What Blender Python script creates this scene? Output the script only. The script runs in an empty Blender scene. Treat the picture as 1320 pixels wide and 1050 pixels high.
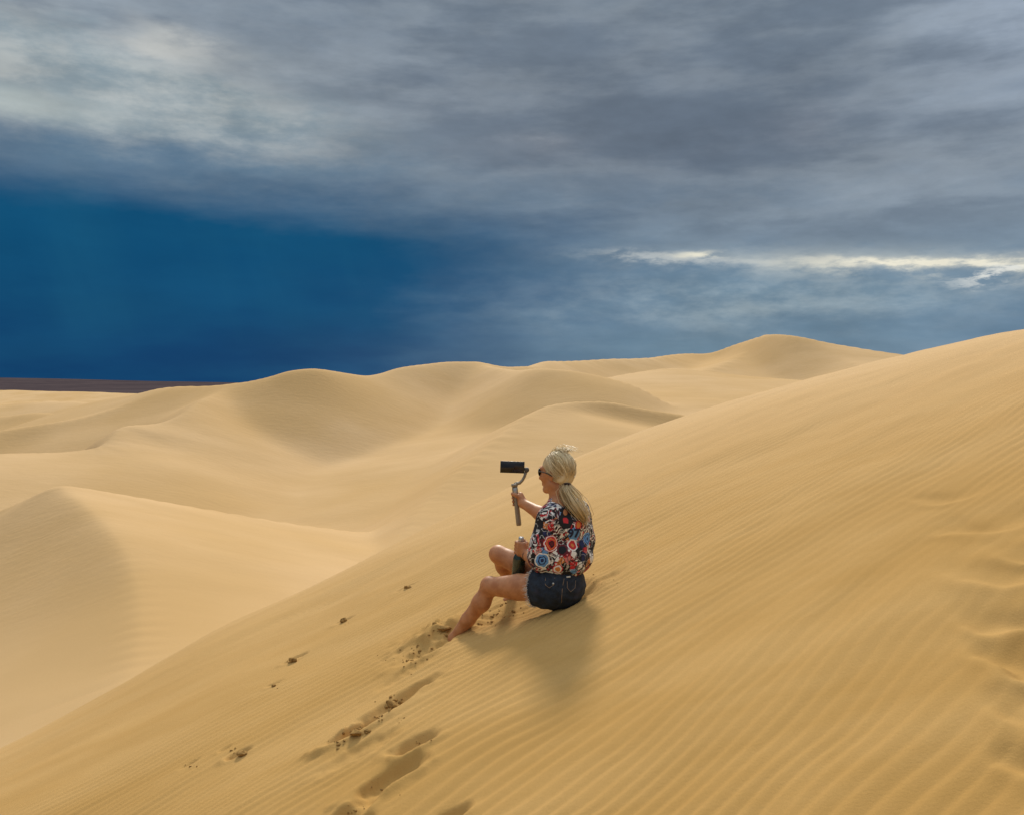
import bpy, bmesh, math, random
import numpy as np
from mathutils import Vector, Matrix, Euler
from mathutils.bvhtree import BVHTree

random.seed(7)
rng = np.random.default_rng(11)
scene = bpy.context.scene
COL = scene.collection
R = math.radians

# ------------------------------------------------------------------ camera
CZ = 1.68                       # eye height of the photographer above the sand under the feet
F, HX, HY = 1150.0, 660.0, 493.0
cam_d = bpy.data.cameras.new('camera')
cam = bpy.data.objects.new('camera', cam_d)
COL.objects.link(cam)
cam.location = (0, 0, CZ)
cam.rotation_euler = (R(90), 0, 0)
cam_d.sensor_fit = 'HORIZONTAL'
cam_d.sensor_width = 36.0
cam_d.lens = 36.0 * F / 1320.0
cam_d.shift_y = -(525.0 - HY) / 1320.0
cam_d.clip_start = 0.05
cam_d.clip_end = 60000
scene.camera = cam


def P(px, py, y):
    """a point of the place: bearing, height angle and distance ahead -> metres"""
    return np.array([(px - HX) / F * y, y, CZ + (HY - py) / F * y])


# ------------------------------------------------------------------ light
SUN_AZ, SUN_EL = 2.0, 36.5       # degrees right of straight ahead, above the horizon
EXPOSURE = 0.08
sun_d = bpy.data.lights.new('sun', 'SUN')
sun_d.energy = 3.0
sun_d.angle = R(9.0)
sun_d.color = (1.0, 0.92, 0.79)
sun = bpy.data.objects.new('sun', sun_d)
COL.objects.link(sun)
sdir = Vector((math.sin(R(SUN_AZ)) * math.cos(R(SUN_EL)), math.cos(R(SUN_AZ)) * math.cos(R(SUN_EL)), math.sin(R(SUN_EL))))
sun.rotation_euler = sdir.to_track_quat('Z', 'Y').to_euler()
sun.location = (0, 0, 40)
scene.view_settings.view_transform = 'Standard'
scene.view_settings.look = 'None'
scene.view_settings.exposure = EXPOSURE
scene.view_settings.gamma = 1.0
scene.view_settings.use_curve_mapping = False


# ------------------------------------------------------------------ tiny expression layer for shader nodes
class S:
    """a scalar socket with arithmetic"""
    def __init__(s, nt, sock):
        s.nt, s.k = nt, sock

    def _m(s, op, *a):
        n = s.nt.nodes.new('ShaderNodeMath'); n.operation = op
        for i, v in enumerate((s,) + a):
            if isinstance(v, S): s.nt.links.new(v.k, n.inputs[i])
            else: n.inputs[i].default_value = float(v)
        return S(s.nt, n.outputs[0])

    def __add__(s, o): return s._m('ADD', o)
    __radd__ = __add__
    def __mul__(s, o): return s._m('MULTIPLY', o)
    __rmul__ = __mul__
    def __sub__(s, o): return s._m('SUBTRACT', o)
    def __rsub__(s, o): return (s * -1.0) + o
    def __truediv__(s, o): return s._m('DIVIDE', o)
    def max(s, o): return s._m('MAXIMUM', o)
    def min(s, o): return s._m('MINIMUM', o)
    def pow(s, o): return s._m('POWER', o)
    def exp(s): return s._m('EXPONENT')
    def sqrt(s): return s._m('SQRT')
    def abs(s): return s._m('ABSOLUTE')
    def sin(s): return s._m('SINE')
    def asin(s): return s._m('ARCSINE')
    def atan2(s, o): return s._m('ARCTAN2', o)

    def step(s, a, b, lo=0.0, hi=1.0):
        n = s.nt.nodes.new('ShaderNodeMapRange'); n.interpolation_type = 'SMOOTHSTEP'
        s.nt.links.new(s.k, n.inputs[0])
        for i, v in zip((1, 2, 3, 4), (a, b, lo, hi)):
            if isinstance(v, S): s.nt.links.new(v.k, n.inputs[i])
            else: n.inputs[i].default_value = v
        return S(s.nt, n.outputs[0])


def mixc(nt, f, a, b, mode='MIX'):
    n = nt.nodes.new('ShaderNodeMix'); n.data_type = 'RGBA'; n.blend_type = mode
    n.clamp_factor = True
    for i, v in ((0, f), (6, a), (7, b)):
        if isinstance(v, S): nt.links.new(v.k, n.inputs[i])
        elif isinstance(v, (tuple, list)): n.inputs[i].default_value = (*v, 1.0) if len(v) == 3 else v
        elif isinstance(v, (int, float)): n.inputs[i].default_value = v if i == 0 else (v, v, v, 1)
        else: nt.links.new(v, n.inputs[i])
    return n.outputs[2]


def noise(nt, vec, scale, detail=4.0, rough=0.55, dist=0.0):
    n = nt.nodes.new('ShaderNodeTexNoise')
    if vec is not None: nt.links.new(vec, n.inputs['Vector'])
    n.inputs['Scale'].default_value = scale
    n.inputs['Detail'].default_value = detail
    n.inputs['Roughness'].default_value = rough
    n.inputs['Distortion'].default_value = dist
    return S(nt, n.outputs['Fac'])


def comb(nt, x, y, z):
    n = nt.nodes.new('ShaderNodeCombineXYZ')
    for i, v in enumerate((x, y, z)):
        if isinstance(v, S): nt.links.new(v.k, n.inputs[i])
        else: n.inputs[i].default_value = v
    return n.outputs[0]


# ------------------------------------------------------------------ sky: a storm ceiling, rain to the left, a gap of light to the right
world = bpy.data.worlds.new('World')
scene.world = world
world.use_nodes = True
world.cycles.sampling_method = 'NONE'
scene.cycles.max_bounces = 5
scene.cycles.diffuse_bounces = 3
wt = world.node_tree
wt.nodes.clear()
tc = wt.nodes.new('ShaderNodeTexCoord')
sx = wt.nodes.new('ShaderNodeSeparateXYZ')
wt.links.new(tc.outputs['Generated'], sx.inputs[0])
dx, dy, dz = (S(wt, sx.outputs[i]) for i in range(3))
az = dx.atan2(dy) * 57.29578                    # degrees right of straight ahead
el = dz.asin() * 57.29578                       # degrees above the horizon
nish = wt.nodes.new('ShaderNodeTexSky'); nish.sky_type = 'NISHITA'
nish.sun_disc = False
nish.sun_elevation = R(SUN_EL); nish.sun_rotation = R(SUN_AZ)
# cloud layer seen in perspective: points of a flat ceiling
inv = 1.0 / 1.0
den = dz.max(0.0) + 0.10
cx, cy = dx / den, dy / den
ceil_v = comb(wt, cx, cy, 0.0)
streak_v = comb(wt, az * 0.06, el * 0.25, 3.1)
n_big = noise(wt, comb(wt, cx * 0.8, cy * 0.55, 7.3), 0.9, 1.0, 0.5)
n_mid = noise(wt, ceil_v, 1.15, 6.0, 0.62)
n_str = noise(wt, streak_v, 1.5, 4.0, 0.55)
n_fin = noise(wt, comb(wt, az * 0.16, el * 0.44, 9.0), 1.6, 6.0, 0.62)
warp = (n_str - 0.5)
azw = az + warp * 7.0 + (n_fin - 0.5) * 3.0
elw = el + warp * 2.6 + (n_fin - 0.5) * 1.4


def blob(a0, e0, ra, re, tilt=0.0, A=None, E=None, sharp=1.0):
    A = azw if A is None else A; E = elw if E is None else E
    da = A - a0; de = E - e0 + da * tilt
    q = (da * da) * (1.0 / ra ** 2) + (de * de) * (1.0 / re ** 2)
    return (q * -sharp).exp()


def smoothout(x):
    return x.max(0.0).min(1.0)


# ceiling tone
base = mixc(wt, n_mid.step(0.33, 0.68), (0.118, 0.160, 0.212), (0.235, 0.285, 0.335))
base = mixc(wt, n_big.step(0.35, 0.68, 0.0, 0.55), base, (0.300, 0.345, 0.400))
# bluer towards the horizon
base = mixc(wt, el.step(5.0, 15.0, 0.72, 0.0), base, mixc(wt, n_str.step(0.3, 0.7), (0.085, 0.170, 0.270), (0.165, 0.260, 0.350)))
# darker belly right of centre
base = mixc(wt, blob(10.0, 16.2, 17.0, 4.6) * 0.80, base, (0.115, 0.150, 0.200))
base = mixc(wt, blob(15.0, 14.6, 8.0, 1.9) * 0.50, base, (0.108, 0.138, 0.185))
base = mixc(wt, blob(18.5, 15.3, 2.6, 1.1) * 0.50, base, (0.290, 0.315, 0.360))
base = mixc(wt, blob(1.5, 14.9, 3.0, 0.8) * 0.55, base, (0.310, 0.330, 0.370))
base = mixc(wt, blob(31.0, 20.0, 7.5, 5.5) * 0.85, base, (0.330, 0.400, 0.500))
# separate masses of cloud, their lower edges catching light
n_lay = noise(wt, comb(wt, az * 0.062, el * 0.25, 2.7), 1.25, 6.0, 0.56)
lay_f = n_lay + blob(9.0, 19.0, 24.0, 6.0, 0.0, az, el) * 0.09
lay = (lay_f + (n_fin - 0.5) * 0.10).step(0.44, 0.68) * el.step(6.5, 11.0)
rim = lay_f.step(0.36, 0.50) * (1.0 - lay) * el.step(6.5, 11.0)
base = mixc(wt, rim * 0.20, base, (0.340, 0.375, 0.405))
base = mixc(wt, lay * 0.62, base, (0.108, 0.142, 0.190))
# lighter opening upper left
open_l = blob(-23.5, 16.6, 12.0, 3.0, 0.13) * (el + az * 0.12 + (n_lay - 0.5) * 5.0 + (n_fin - 0.5) * 2.0).step(16.6, 18.2, 1.0, 0.25)
base = mixc(wt, smoothout(open_l * 1.5) * 0.92, base, mixc(wt, n_fin.step(0.3, 0.72), (0.225, 0.290, 0.330), (0.430, 0.465, 0.465)))
base = mixc(wt, blob(-20.5, 19.6, 2.8, 0.75, 0.15) * 0.8, base, (0.510, 0.520, 0.500))
base = mixc(wt, blob(-29.0, 15.5, 5.0, 0.9, 0.06) * 0.75, base, (0.480, 0.530, 0.510))
base = mixc(wt, blob(-29.0, 21.8, 2.6, 0.45) * 0.9, base, (0.580, 0.620, 0.640))
# the band of shade and the pale hem above the rain
base = mixc(wt, blob(-20.0, 13.1, 12.0, 0.75) * 0.55, base, (0.130, 0.215, 0.300))
# rain curtain: deep blue, its upper edge falling to the right
edge = el + azw * 0.055 + warp * 2.6 + (n_fin - 0.5) * 1.2 - 11.9
rain = edge.step(-4.6, 3.6, 1.0, 0.0) * azw.step(-13.0, 19.0, 1.0, 0.0) * az.step(-110.0, -70.0)
rain_c = mixc(wt, el.step(0.0, 9.0), (0.0018, 0.042, 0.130), (0.0022, 0.066, 0.160))
rain_c = mixc(wt, n_str.step(0.3, 0.7, 0.0, 0.35), rain_c, (0.006, 0.088, 0.190))
shaft = noise(wt, comb(wt, az * 0.16 + el * 0.05, el * 0.02, 1.0), 1.4, 3.0, 0.5)
rain_c = mixc(wt, shaft.step(0.42, 0.75, 0.0, 0.26) * el.step(0.5, 5.0), rain_c, (0.012, 0.112, 0.205))
base = mixc(wt, smoothout(rain * 1.06), base, rain_c)
# right: pale wash under the gap, then the gap itself
wash = blob(17.0, 5.2, 13.0, 2.0, 0.02)
base = mixc(wt, wash * 0.80, base, mixc(wt, n_fin.step(0.32, 0.7), (0.150, 0.235, 0.310), (0.330, 0.410, 0.455)))
low = blob(12.0, 1.6, 15.0, 2.0)
base = mixc(wt, low * 0.60, base, (0.150, 0.245, 0.320))
n_wsp = noise(wt, comb(wt, az * 0.42, el * 1.5, 5.5), 1.3, 6.0, 0.62)
gap_e = elw * 0.35 + el * 0.65 + (az - 5.0) * 0.075
gap = blob(26.0, 0.0, 12.0, 0.8, 0.0, az, gap_e - 8.35 + 0.0) * n_fin.step(0.36, 0.60)
gap2 = blob(27.0, 0.0, 8.5, 0.34, 0.0, az, gap_e - 8.42 + (n_fin - 0.5) * 1.4)
gap3 = blob(10.0, 0.0, 4.2, 0.42, 0.0, az, gap_e - 8.20 + (n_fin - 0.5) * 1.6)
base = mixc(wt, smoothout(gap * 1.0) * 0.75, base, (0.520, 0.540, 0.500))
base = mixc(wt, smoothout(gap2 * 1.45) * n_wsp.step(0.30, 0.60, 0.25, 1.0) * 0.95, base, (0.800, 0.760, 0.620))
base = mixc(wt, smoothout(gap3 * 1.2) * n_wsp.step(0.38, 0.60, 0.10, 1.0) * 0.55, base, (0.560, 0.580, 0.560))
base = mixc(wt, blob(28.2, 5.95, 1.5, 0.50, -0.05) * n_wsp.step(0.44, 0.58) * 0.9, base, (0.780, 0.780, 0.720))
base = mixc(wt, blob(11.8, 8.0, 1.3, 0.26) * n_wsp.step(0.40, 0.55) * 0.9, base, (0.720, 0.690, 0.560))
n_lump = noise(wt, comb(wt, az * 0.13 + el * 0.03, el * 0.30, 4.4), 1.0, 5.0, 0.62)
tone = (n_lump - 0.5) * 0.62 + (n_wsp - 0.5) * 0.14 + 1.0
tone = tone * (1.0 - smoothout(rain)) + smoothout(rain) * ((n_lump - 0.5) * 0.25 + 1.0)
vt = wt.nodes.new('ShaderNodeVectorMath'); vt.operation = 'SCALE'
wt.links.new(base, vt.inputs[0]); wt.links.new(tone.k, vt.inputs['Scale']); base = vt.outputs[0]
# an overcast ceiling is brightest overhead
up = el.step(20.0, 80.0, 1.0, 5.0)
base = mixc(wt, el.step(22.0, 60.0, 0.0, 0.75), base, (0.240, 0.245, 0.245))
vm = wt.nodes.new('ShaderNodeVectorMath'); vm.operation = 'SCALE'
wt.links.new(base, vm.inputs[0]); wt.links.new(up.k, vm.inputs['Scale'])
bg_c = wt.nodes.new('ShaderNodeBackground'); wt.links.new(vm.outputs[0], bg_c.inputs[0]); bg_c.inputs[1].default_value = 1.0
bg_s = wt.nodes.new('ShaderNodeBackground'); wt.links.new(nish.outputs[0], bg_s.inputs[0]); bg_s.inputs[1].default_value = 0.06
mx = wt.nodes.new('ShaderNodeMixShader'); mx.inputs[0].default_value = 0.993
wt.links.new(bg_s.outputs[0], mx.inputs[1]); wt.links.new(bg_c.outputs[0], mx.inputs[2])
wo = wt.nodes.new('ShaderNodeOutputWorld'); wt.links.new(mx.outputs[0], wo.inputs[0])


# ------------------------------------------------------------------ object helpers
def tag(o, label=None, cat=None, group=None, kind=None):
    if label: o['label'] = label
    if cat: o['category'] = cat
    if group: o['group'] = group
    if kind: o['kind'] = kind
    return o


def empty(name, loc):
    o = bpy.data.objects.new(name, None)
    o.empty_display_size = 0.1
    COL.objects.link(o); o.location = loc
    return o


def mesh_obj(name, verts, faces, mat, parent=None, smooth=True):
    me = bpy.data.meshes.new(name)
    me.from_pydata([tuple(v) for v in verts], [], [tuple(f) for f in faces])
    me.validate()
    if smooth: me.polygons.foreach_set('use_smooth', [True] * len(me.polygons))
    me.materials.append(mat)
    me.update()
    o = bpy.data.objects.new(name, me)
    COL.objects.link(o)
    if parent is not None:
        o.parent = parent
        o.matrix_parent_inverse = Matrix.Translation(-Vector(parent.matrix_basis.translation)) if parent.type == 'EMPTY' else Matrix.Identity(4)
    return o


def grid_mesh(name, X, Y, Z, mat, wrap=False):
    """a sheet from 2-D arrays, quads, made quickly"""
    n, m = X.shape
    co = np.stack([X, Y, Z], -1).reshape(-1, 3).astype(np.float32)
    i = np.arange(n - 1)[:, None]
    j = np.arange(m if wrap else m - 1)[None, :]
    j2 = (j + 1) % m
    q = np.stack([i * m + j, (i + 1) * m + j, (i + 1) * m + j2, i * m + j2], -1).reshape(-1, 4).astype(np.int32)
    me = bpy.data.meshes.new(name)
    me.vertices.add(len(co)); me.vertices.foreach_set('co', co.ravel())
    me.loops.add(q.size); me.loops.foreach_set('vertex_index', q.ravel())
    me.polygons.add(len(q)); me.polygons.foreach_set('loop_start', np.arange(0, q.size, 4, dtype=np.int32))
    me.polygons.foreach_set('use_smooth', np.ones(len(q), dtype=bool))
    me.materials.append(mat)
    me.update(calc_edges=True)
    o = bpy.data.objects.new(name, me); COL.objects.link(o)
    return o


def material(name):
    m = bpy.data.materials.new(name); m.use_nodes = True
    nt = m.node_tree
    b = nt.nodes['Principled BSDF']
    return m, nt, b


def geo_pos(nt):
    return nt.nodes.new('ShaderNodeNewGeometry').outputs['Position']


def obj_pos(nt):
    return nt.nodes.new('ShaderNodeTexCoord').outputs['Object']


def bump(nt, b, h, strength, distance):
    n = nt.nodes.new('ShaderNodeBump')
    n.inputs['Strength'].default_value = strength
    n.inputs['Distance'].default_value = distance
    nt.links.new(h.k, n.inputs['Height']); nt.links.new(n.outputs[0], b.inputs['Normal'])
    return n


def plain(name, col, rough=0.5, var=0.12, scale=40.0, metal=0.0, bmp=0.0):
    m, nt, b = material(name)
    f = noise(nt, obj_pos(nt), scale, 4.0, 0.6)
    lo = tuple(c * (1 - var) for c in col); hi = tuple(min(1, c * (1 + var)) for c in col)
    nt.links.new(mixc(nt, f.step(0.3, 0.7), lo, hi), b.inputs['Base Color'])
    b.inputs['Roughness'].default_value = rough
    b.inputs['Metallic'].default_value = metal
    if bmp: bump(nt, b, f, 0.5, bmp)
    return m


# ------------------------------------------------------------------ smooth value noise (numpy) for the terrain
class VN:
    def __init__(s, seed, n=256):
        s.t = np.random.default_rng(seed).random((n, n)).astype(np.float32) * 2 - 1; s.n = n

    def __call__(s, x, y):
        xi, yi = np.floor(x).astype(np.int64), np.floor(y).astype(np.int64)
        fx, fy = (x - xi), (y - yi)
        fx = fx * fx * fx * (fx * (fx * 6 - 15) + 10); fy = fy * fy * fy * (fy * (fy * 6 - 15) + 10)
        g = lambda a, b: s.t[a % s.n, b % s.n]
        return (g(xi, yi) * (1 - fx) + g(xi + 1, yi) * fx) * (1 - fy) + (g(xi, yi + 1) * (1 - fx) + g(xi + 1, yi + 1) * fx) * fy


vn1, vn2, vn3, vn4, vn5, vn6 = (VN(k) for k in (1, 2, 3, 4, 5, 6))

# ------------------------------------------------------------------ the dune the woman sits on
PA, PB = 0.333, 0.0698           # its tilt: rises to the right and slightly ahead
SIL = [(-400, 1150), (-200, 1060), (0, 966), (60, 938), (120, 905), (200, 858), (280, 810), (400, 758), (525, 693), (600, 655), (700, 606), (770, 577),
       (880, 537), (1000, 500), (1080, 479), (1160, 460), (1240, 441), (1320, 424), (1500, 392), (1800, 350)]
_th = np.linspace(-0.95, 1.0, 400)
_sp = np.interp(_th * F + HX, [p[0] for p in SIL], [p[1] for p in SIL])
_ys = 1.5 * CZ / (PA * _th + PB - (HY - _sp) / F)
_C = CZ / (2 * _ys ** 3)
_k = np.exp(-0.5 * (np.arange(-14, 15) / 6.0) ** 2); _k /= _k.sum()
_C = np.convolve(np.pad(_C, 14, mode='edge'), _k, 'valid')

rdir = np.array([0.80, 0.60])     # along the wind ripples
ndir = np.array([-0.60, 0.80])    # across them


def near_smooth(x, y):
    yy = np.maximum(y, 0.0)
    th = np.clip(x / np.maximum(y, 0.05), -0.95, 1.0)
    c = np.interp(th, _th, _C)
    r = np.sqrt(x * x + y * y)
    z = PA * x + PB * y - c * yy ** 3 - 0.03 * np.maximum(r - 16.0, 0.0) ** 2
    return z


def near_floor(px, py):
    """where the line of sight over (px,py) meets the near dune"""
    ys = np.linspace(1.2, 16, 4000)
    x = (px - HX) / F * ys
    d = near_smooth(x, ys) - (CZ + (HY - py) / F * ys)
    k = np.argmax(d > 0)
    if d[k] <= 0: k = len(ys) - 1
    return np.array([x[k], ys[k], near_smooth(x[k:k + 1], ys[k:k + 1])[0]])


# dents: (px, py, length, width, depth, turn from the ripple direction in degrees, rim)
DENTS = [
    # trail of steps below the sitting woman
    (560, 832, 0.34, 0.13, 0.030, 0, 0.5), (528, 866, 0.30, 0.09, 0.018, 5, 0.4),
    (518, 902, 0.40, 0.085, 0.050, 8, 0.5), (488, 928, 0.30, 0.075, 0.050, 0, 0.5), (455, 950, 0.22, 0.075, 0.045, -10, 0.6),
    (470, 968, 0.26, 0.10, 0.020, -5, 0.3), (536, 962, 0.16, 0.085, 0.046, -16, 0.5), (503, 1004, 0.23, 0.105, 0.054, 0, 0.5),
    (455, 1046, 0.20, 0.08, 0.040, 0, 0.5), (578, 1052, 0.14, 0.06, 0.035, 0, 0.5), (430, 1085, 0.22, 0.09, 0.04, 0, 0.5),
    # around the seat: pushed sand
    (640, 795, 0.22, 0.10, 0.020, 10, 0.4), (775, 752, 0.26, 0.06, 0.018, 0, 0.4), (745, 770, 0.22, 0.08, 0.02, 0, 0.3),
    # small pits with wind tails on the left
    (527, 754, 0.16, 0.035, 0.022, -6, 0.5), (444, 799, 0.13, 0.040, 0.026, -6, 0.6), (381, 849, 0.13, 0.040, 0.028, -6, 0.5),
    (354, 882, 0.09, 0.035, 0.018, -6, 0.5), (308, 971, 0.10, 0.050, 0.030, -12, 0.5), (290, 966, 0.06, 0.03, 0.012, 0, 0.4), (245, 985, 0.08, 0.03, 0.012, 0, 0.4),
]
# old steps half blown over along the right edge: (px, py, length, width, depth, turn)
SCOOPS = [(1208, 645, 0.34, 0.14, 0.018, -80), (1250, 684, 0.46, 0.16, 0.036, -92), (1318, 664, 0.30, 0.14, 0.022, -76),
          (1262, 748, 0.40, 0.18, 0.036, -98), (1326, 716, 0.34, 0.12, 0.03, -84), (1290, 803, 0.30, 0.12, 0.030, -78), (1300, 856, 0.36, 0.13, 0.040, -104),
          (1312, 918, 0.24, 0.11, 0.034, -90), (1330, 985, 0.28, 0.12, 0.034, -100), (1350, 800, 0.36, 0.14, 0.034, -88), (1365, 900, 0.30, 0.12, 0.034, -92)]
_dents = []
for (px, py, L, W, D, turn, rim) in DENTS:
    c = near_floor(px, py); a = math.atan2(rdir[1], rdir[0]) + R(turn)
    _dents.append((c[0], c[1], L * 0.60, W * 0.70, D * 1.15, math.cos(a), math.sin(a), rim, 0))
for (px, py, L, W, D, turn) in SCOOPS:
    c = near_floor(px, py); a = math.atan2(rdir[1], rdir[0]) + R(turn)
    _dents.append((c[0], c[1], L * random.uniform(0.45, 0.6), W * random.uniform(0.6, 0.85), D * random.uniform(0.6, 1.2), math.cos(a), math.sin(a), 0.8, 1))


SEAT = near_floor(716, 780)       # where she sits


def near_detail(x, y):
    """undulation, wind ripples, dents; metres added to the smooth dune"""
    r = np.sqrt(x * x + y * y)
    u = x * rdir[0] + y * rdir[1]; v = x * ndir[0] + y * ndir[1]
    und = 0.022 * vn1(u * 0.45 + 3, v * 1.1 + 9) + 0.012 * vn2(u * 1.1, v * 2.6) + 0.006 * vn3(u * 2.3, v * 5.5)
    # ripples: crests wander, merge and fade
    warp = 0.10 * vn4(u * 0.55, v * 0.9) + 0.034 * vn5(u * 1.5 + 5, v * 2.2) + 0.016 * vn6(u * 3.4, v * 6.0)
    lam = 0.066
    ph = (v + warp) / lam
    # a second, slightly turned train makes the crests fork
    ph2 = (v * 0.985 + u * 0.075 + warp * 0.7) / (lam * 1.25)
    w = np.clip(0.5 + 1.6 * vn2(u * 1.0 + 40, v * 2.2 + 12), 0, 1)

    def prof(p):                                   # slightly steeper on the lee side
        f = p - np.floor(p)
        s = np.where(f < 0.64, f / 0.64, (1 - f) / 0.36)
        return s ** 1.6 * (2.6 - 1.6 * s) - 0.5
    rp = prof(ph) * w + prof(ph2) * (1 - w)
    amp = 0.0060 * (0.62 + 0.75 * vn3(u * 0.5 + 20, v * 0.8 + 20)) * np.clip(1.25 - r / 26, 0, 1)
    amp = np.clip(amp * (1 + 0.75 * np.clip(0.8 - x, 0, 1)), 0.0012, 0.011)
    # weaker and broader bottom right
    calm = np.exp(-(((x - 1.6) / 1.1) ** 2 + ((y - 2.9) / 0.9) ** 2))
    amp = amp * (1 - 0.35 * calm)
    add = und + rp * amp + 0.006 * prof((v + 2.0 * warp) / 0.31 + 0.3) * (0.35 + 0.65 * np.clip(vn1(u * 0.4 + 8, v * 0.5), 0, 1)) * np.clip((x + 0.6) / 1.5, 0, 1)
    soft = np.zeros_like(x)
    for (cx_, cy_, L, W, D, ca, sa, rim, kind) in _dents:
        m = (np.abs(x - cx_) < 2.6 * L + 0.1) & (np.abs(y - cy_) < 2.6 * L + 0.1)
        if not m.any(): continue
        xx, yy = x[m] - cx_, y[m] - cy_
        a = xx * ca + yy * sa; b = -xx * sa + yy * ca
        if kind == 0:
            jit = 0.14 * vn6(x[m] * 22, y[m] * 22) + 0.25 * vn4(x[m] * 9, y[m] * 9)
            q = (a / L) ** 2 + (b / W) ** 2
            q = q * (1 + jit)
            d = -D * np.exp(-(q ** 2.2)) + rim * D * 0.55 * np.exp(-((np.sqrt(q) - 1.45) / 0.40) ** 2) * np.clip(0.4 - b / W * 0.35 - a / L * 0.35, 0, 1)
            # broken, lumpy sand inside
            d += 0.006 * vn5(x[m] * 30, y[m] * 30) * np.exp(-(q * 0.55) ** 2) * min(1.0, D / 0.03)
            soft[m] = np.maximum(soft[m], np.exp(-(q * 0.5) ** 2))
        else:                                     # crescent scoop: hollow with one raised, curved lip
            bb = b - 0.45 * a * a / L + 0.40 * W * vn6(x[m] * 7, y[m] * 7)
            d = -D * np.exp(-((a / L) ** 2) * 1.1 - ((bb - 0.55 * W) / W) ** 2) + 0.50 * D * np.exp(-((a / L) ** 2) * 1.2 - ((bb + 0.80 * W) / (0.60 * W)) ** 2)
            soft[m] = np.maximum(soft[m], 0.75 * np.exp(-((a / L) ** 2) - (bb / W / 1.5) ** 2))
        add[m] += d
    # loose heap pushed downhill by the feet, and the hollow she sits in
    f = near_floor(566, 818)
    q = ((x - f[0]) / 0.20) ** 2 + ((y - f[1]) / 0.16) ** 2
    add += 0.055 * np.exp(-q ** 1.5) + 0.024 * vn5(x * 24, y * 24) * np.exp(-q * 0.5)
    q2 = ((x - SEAT[0] + 0.02) / 0.22) ** 2 + ((y - SEAT[1] - 0.08) / 0.22) ** 2
    add += -0.030 * np.exp(-q2 ** 2) + 0.016 * np.exp(-((np.sqrt(q2) - 1.35) / 0.28) ** 2) * (0.6 + 0.6 * vn4(x * 9, y * 9))
    tri = near_floor(648, 790)
    q3 = ((x - tri[0]) / 0.16) ** 2 + ((y - tri[1]) / 0.16) ** 2
    add += 0.030 * vn5(u * 5 + 2, v * 24) * np.exp(-q3)
    # calm the ripples where the sand has been stirred
    return add - rp * amp * np.clip(soft, 0, 1) * 0.85


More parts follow.
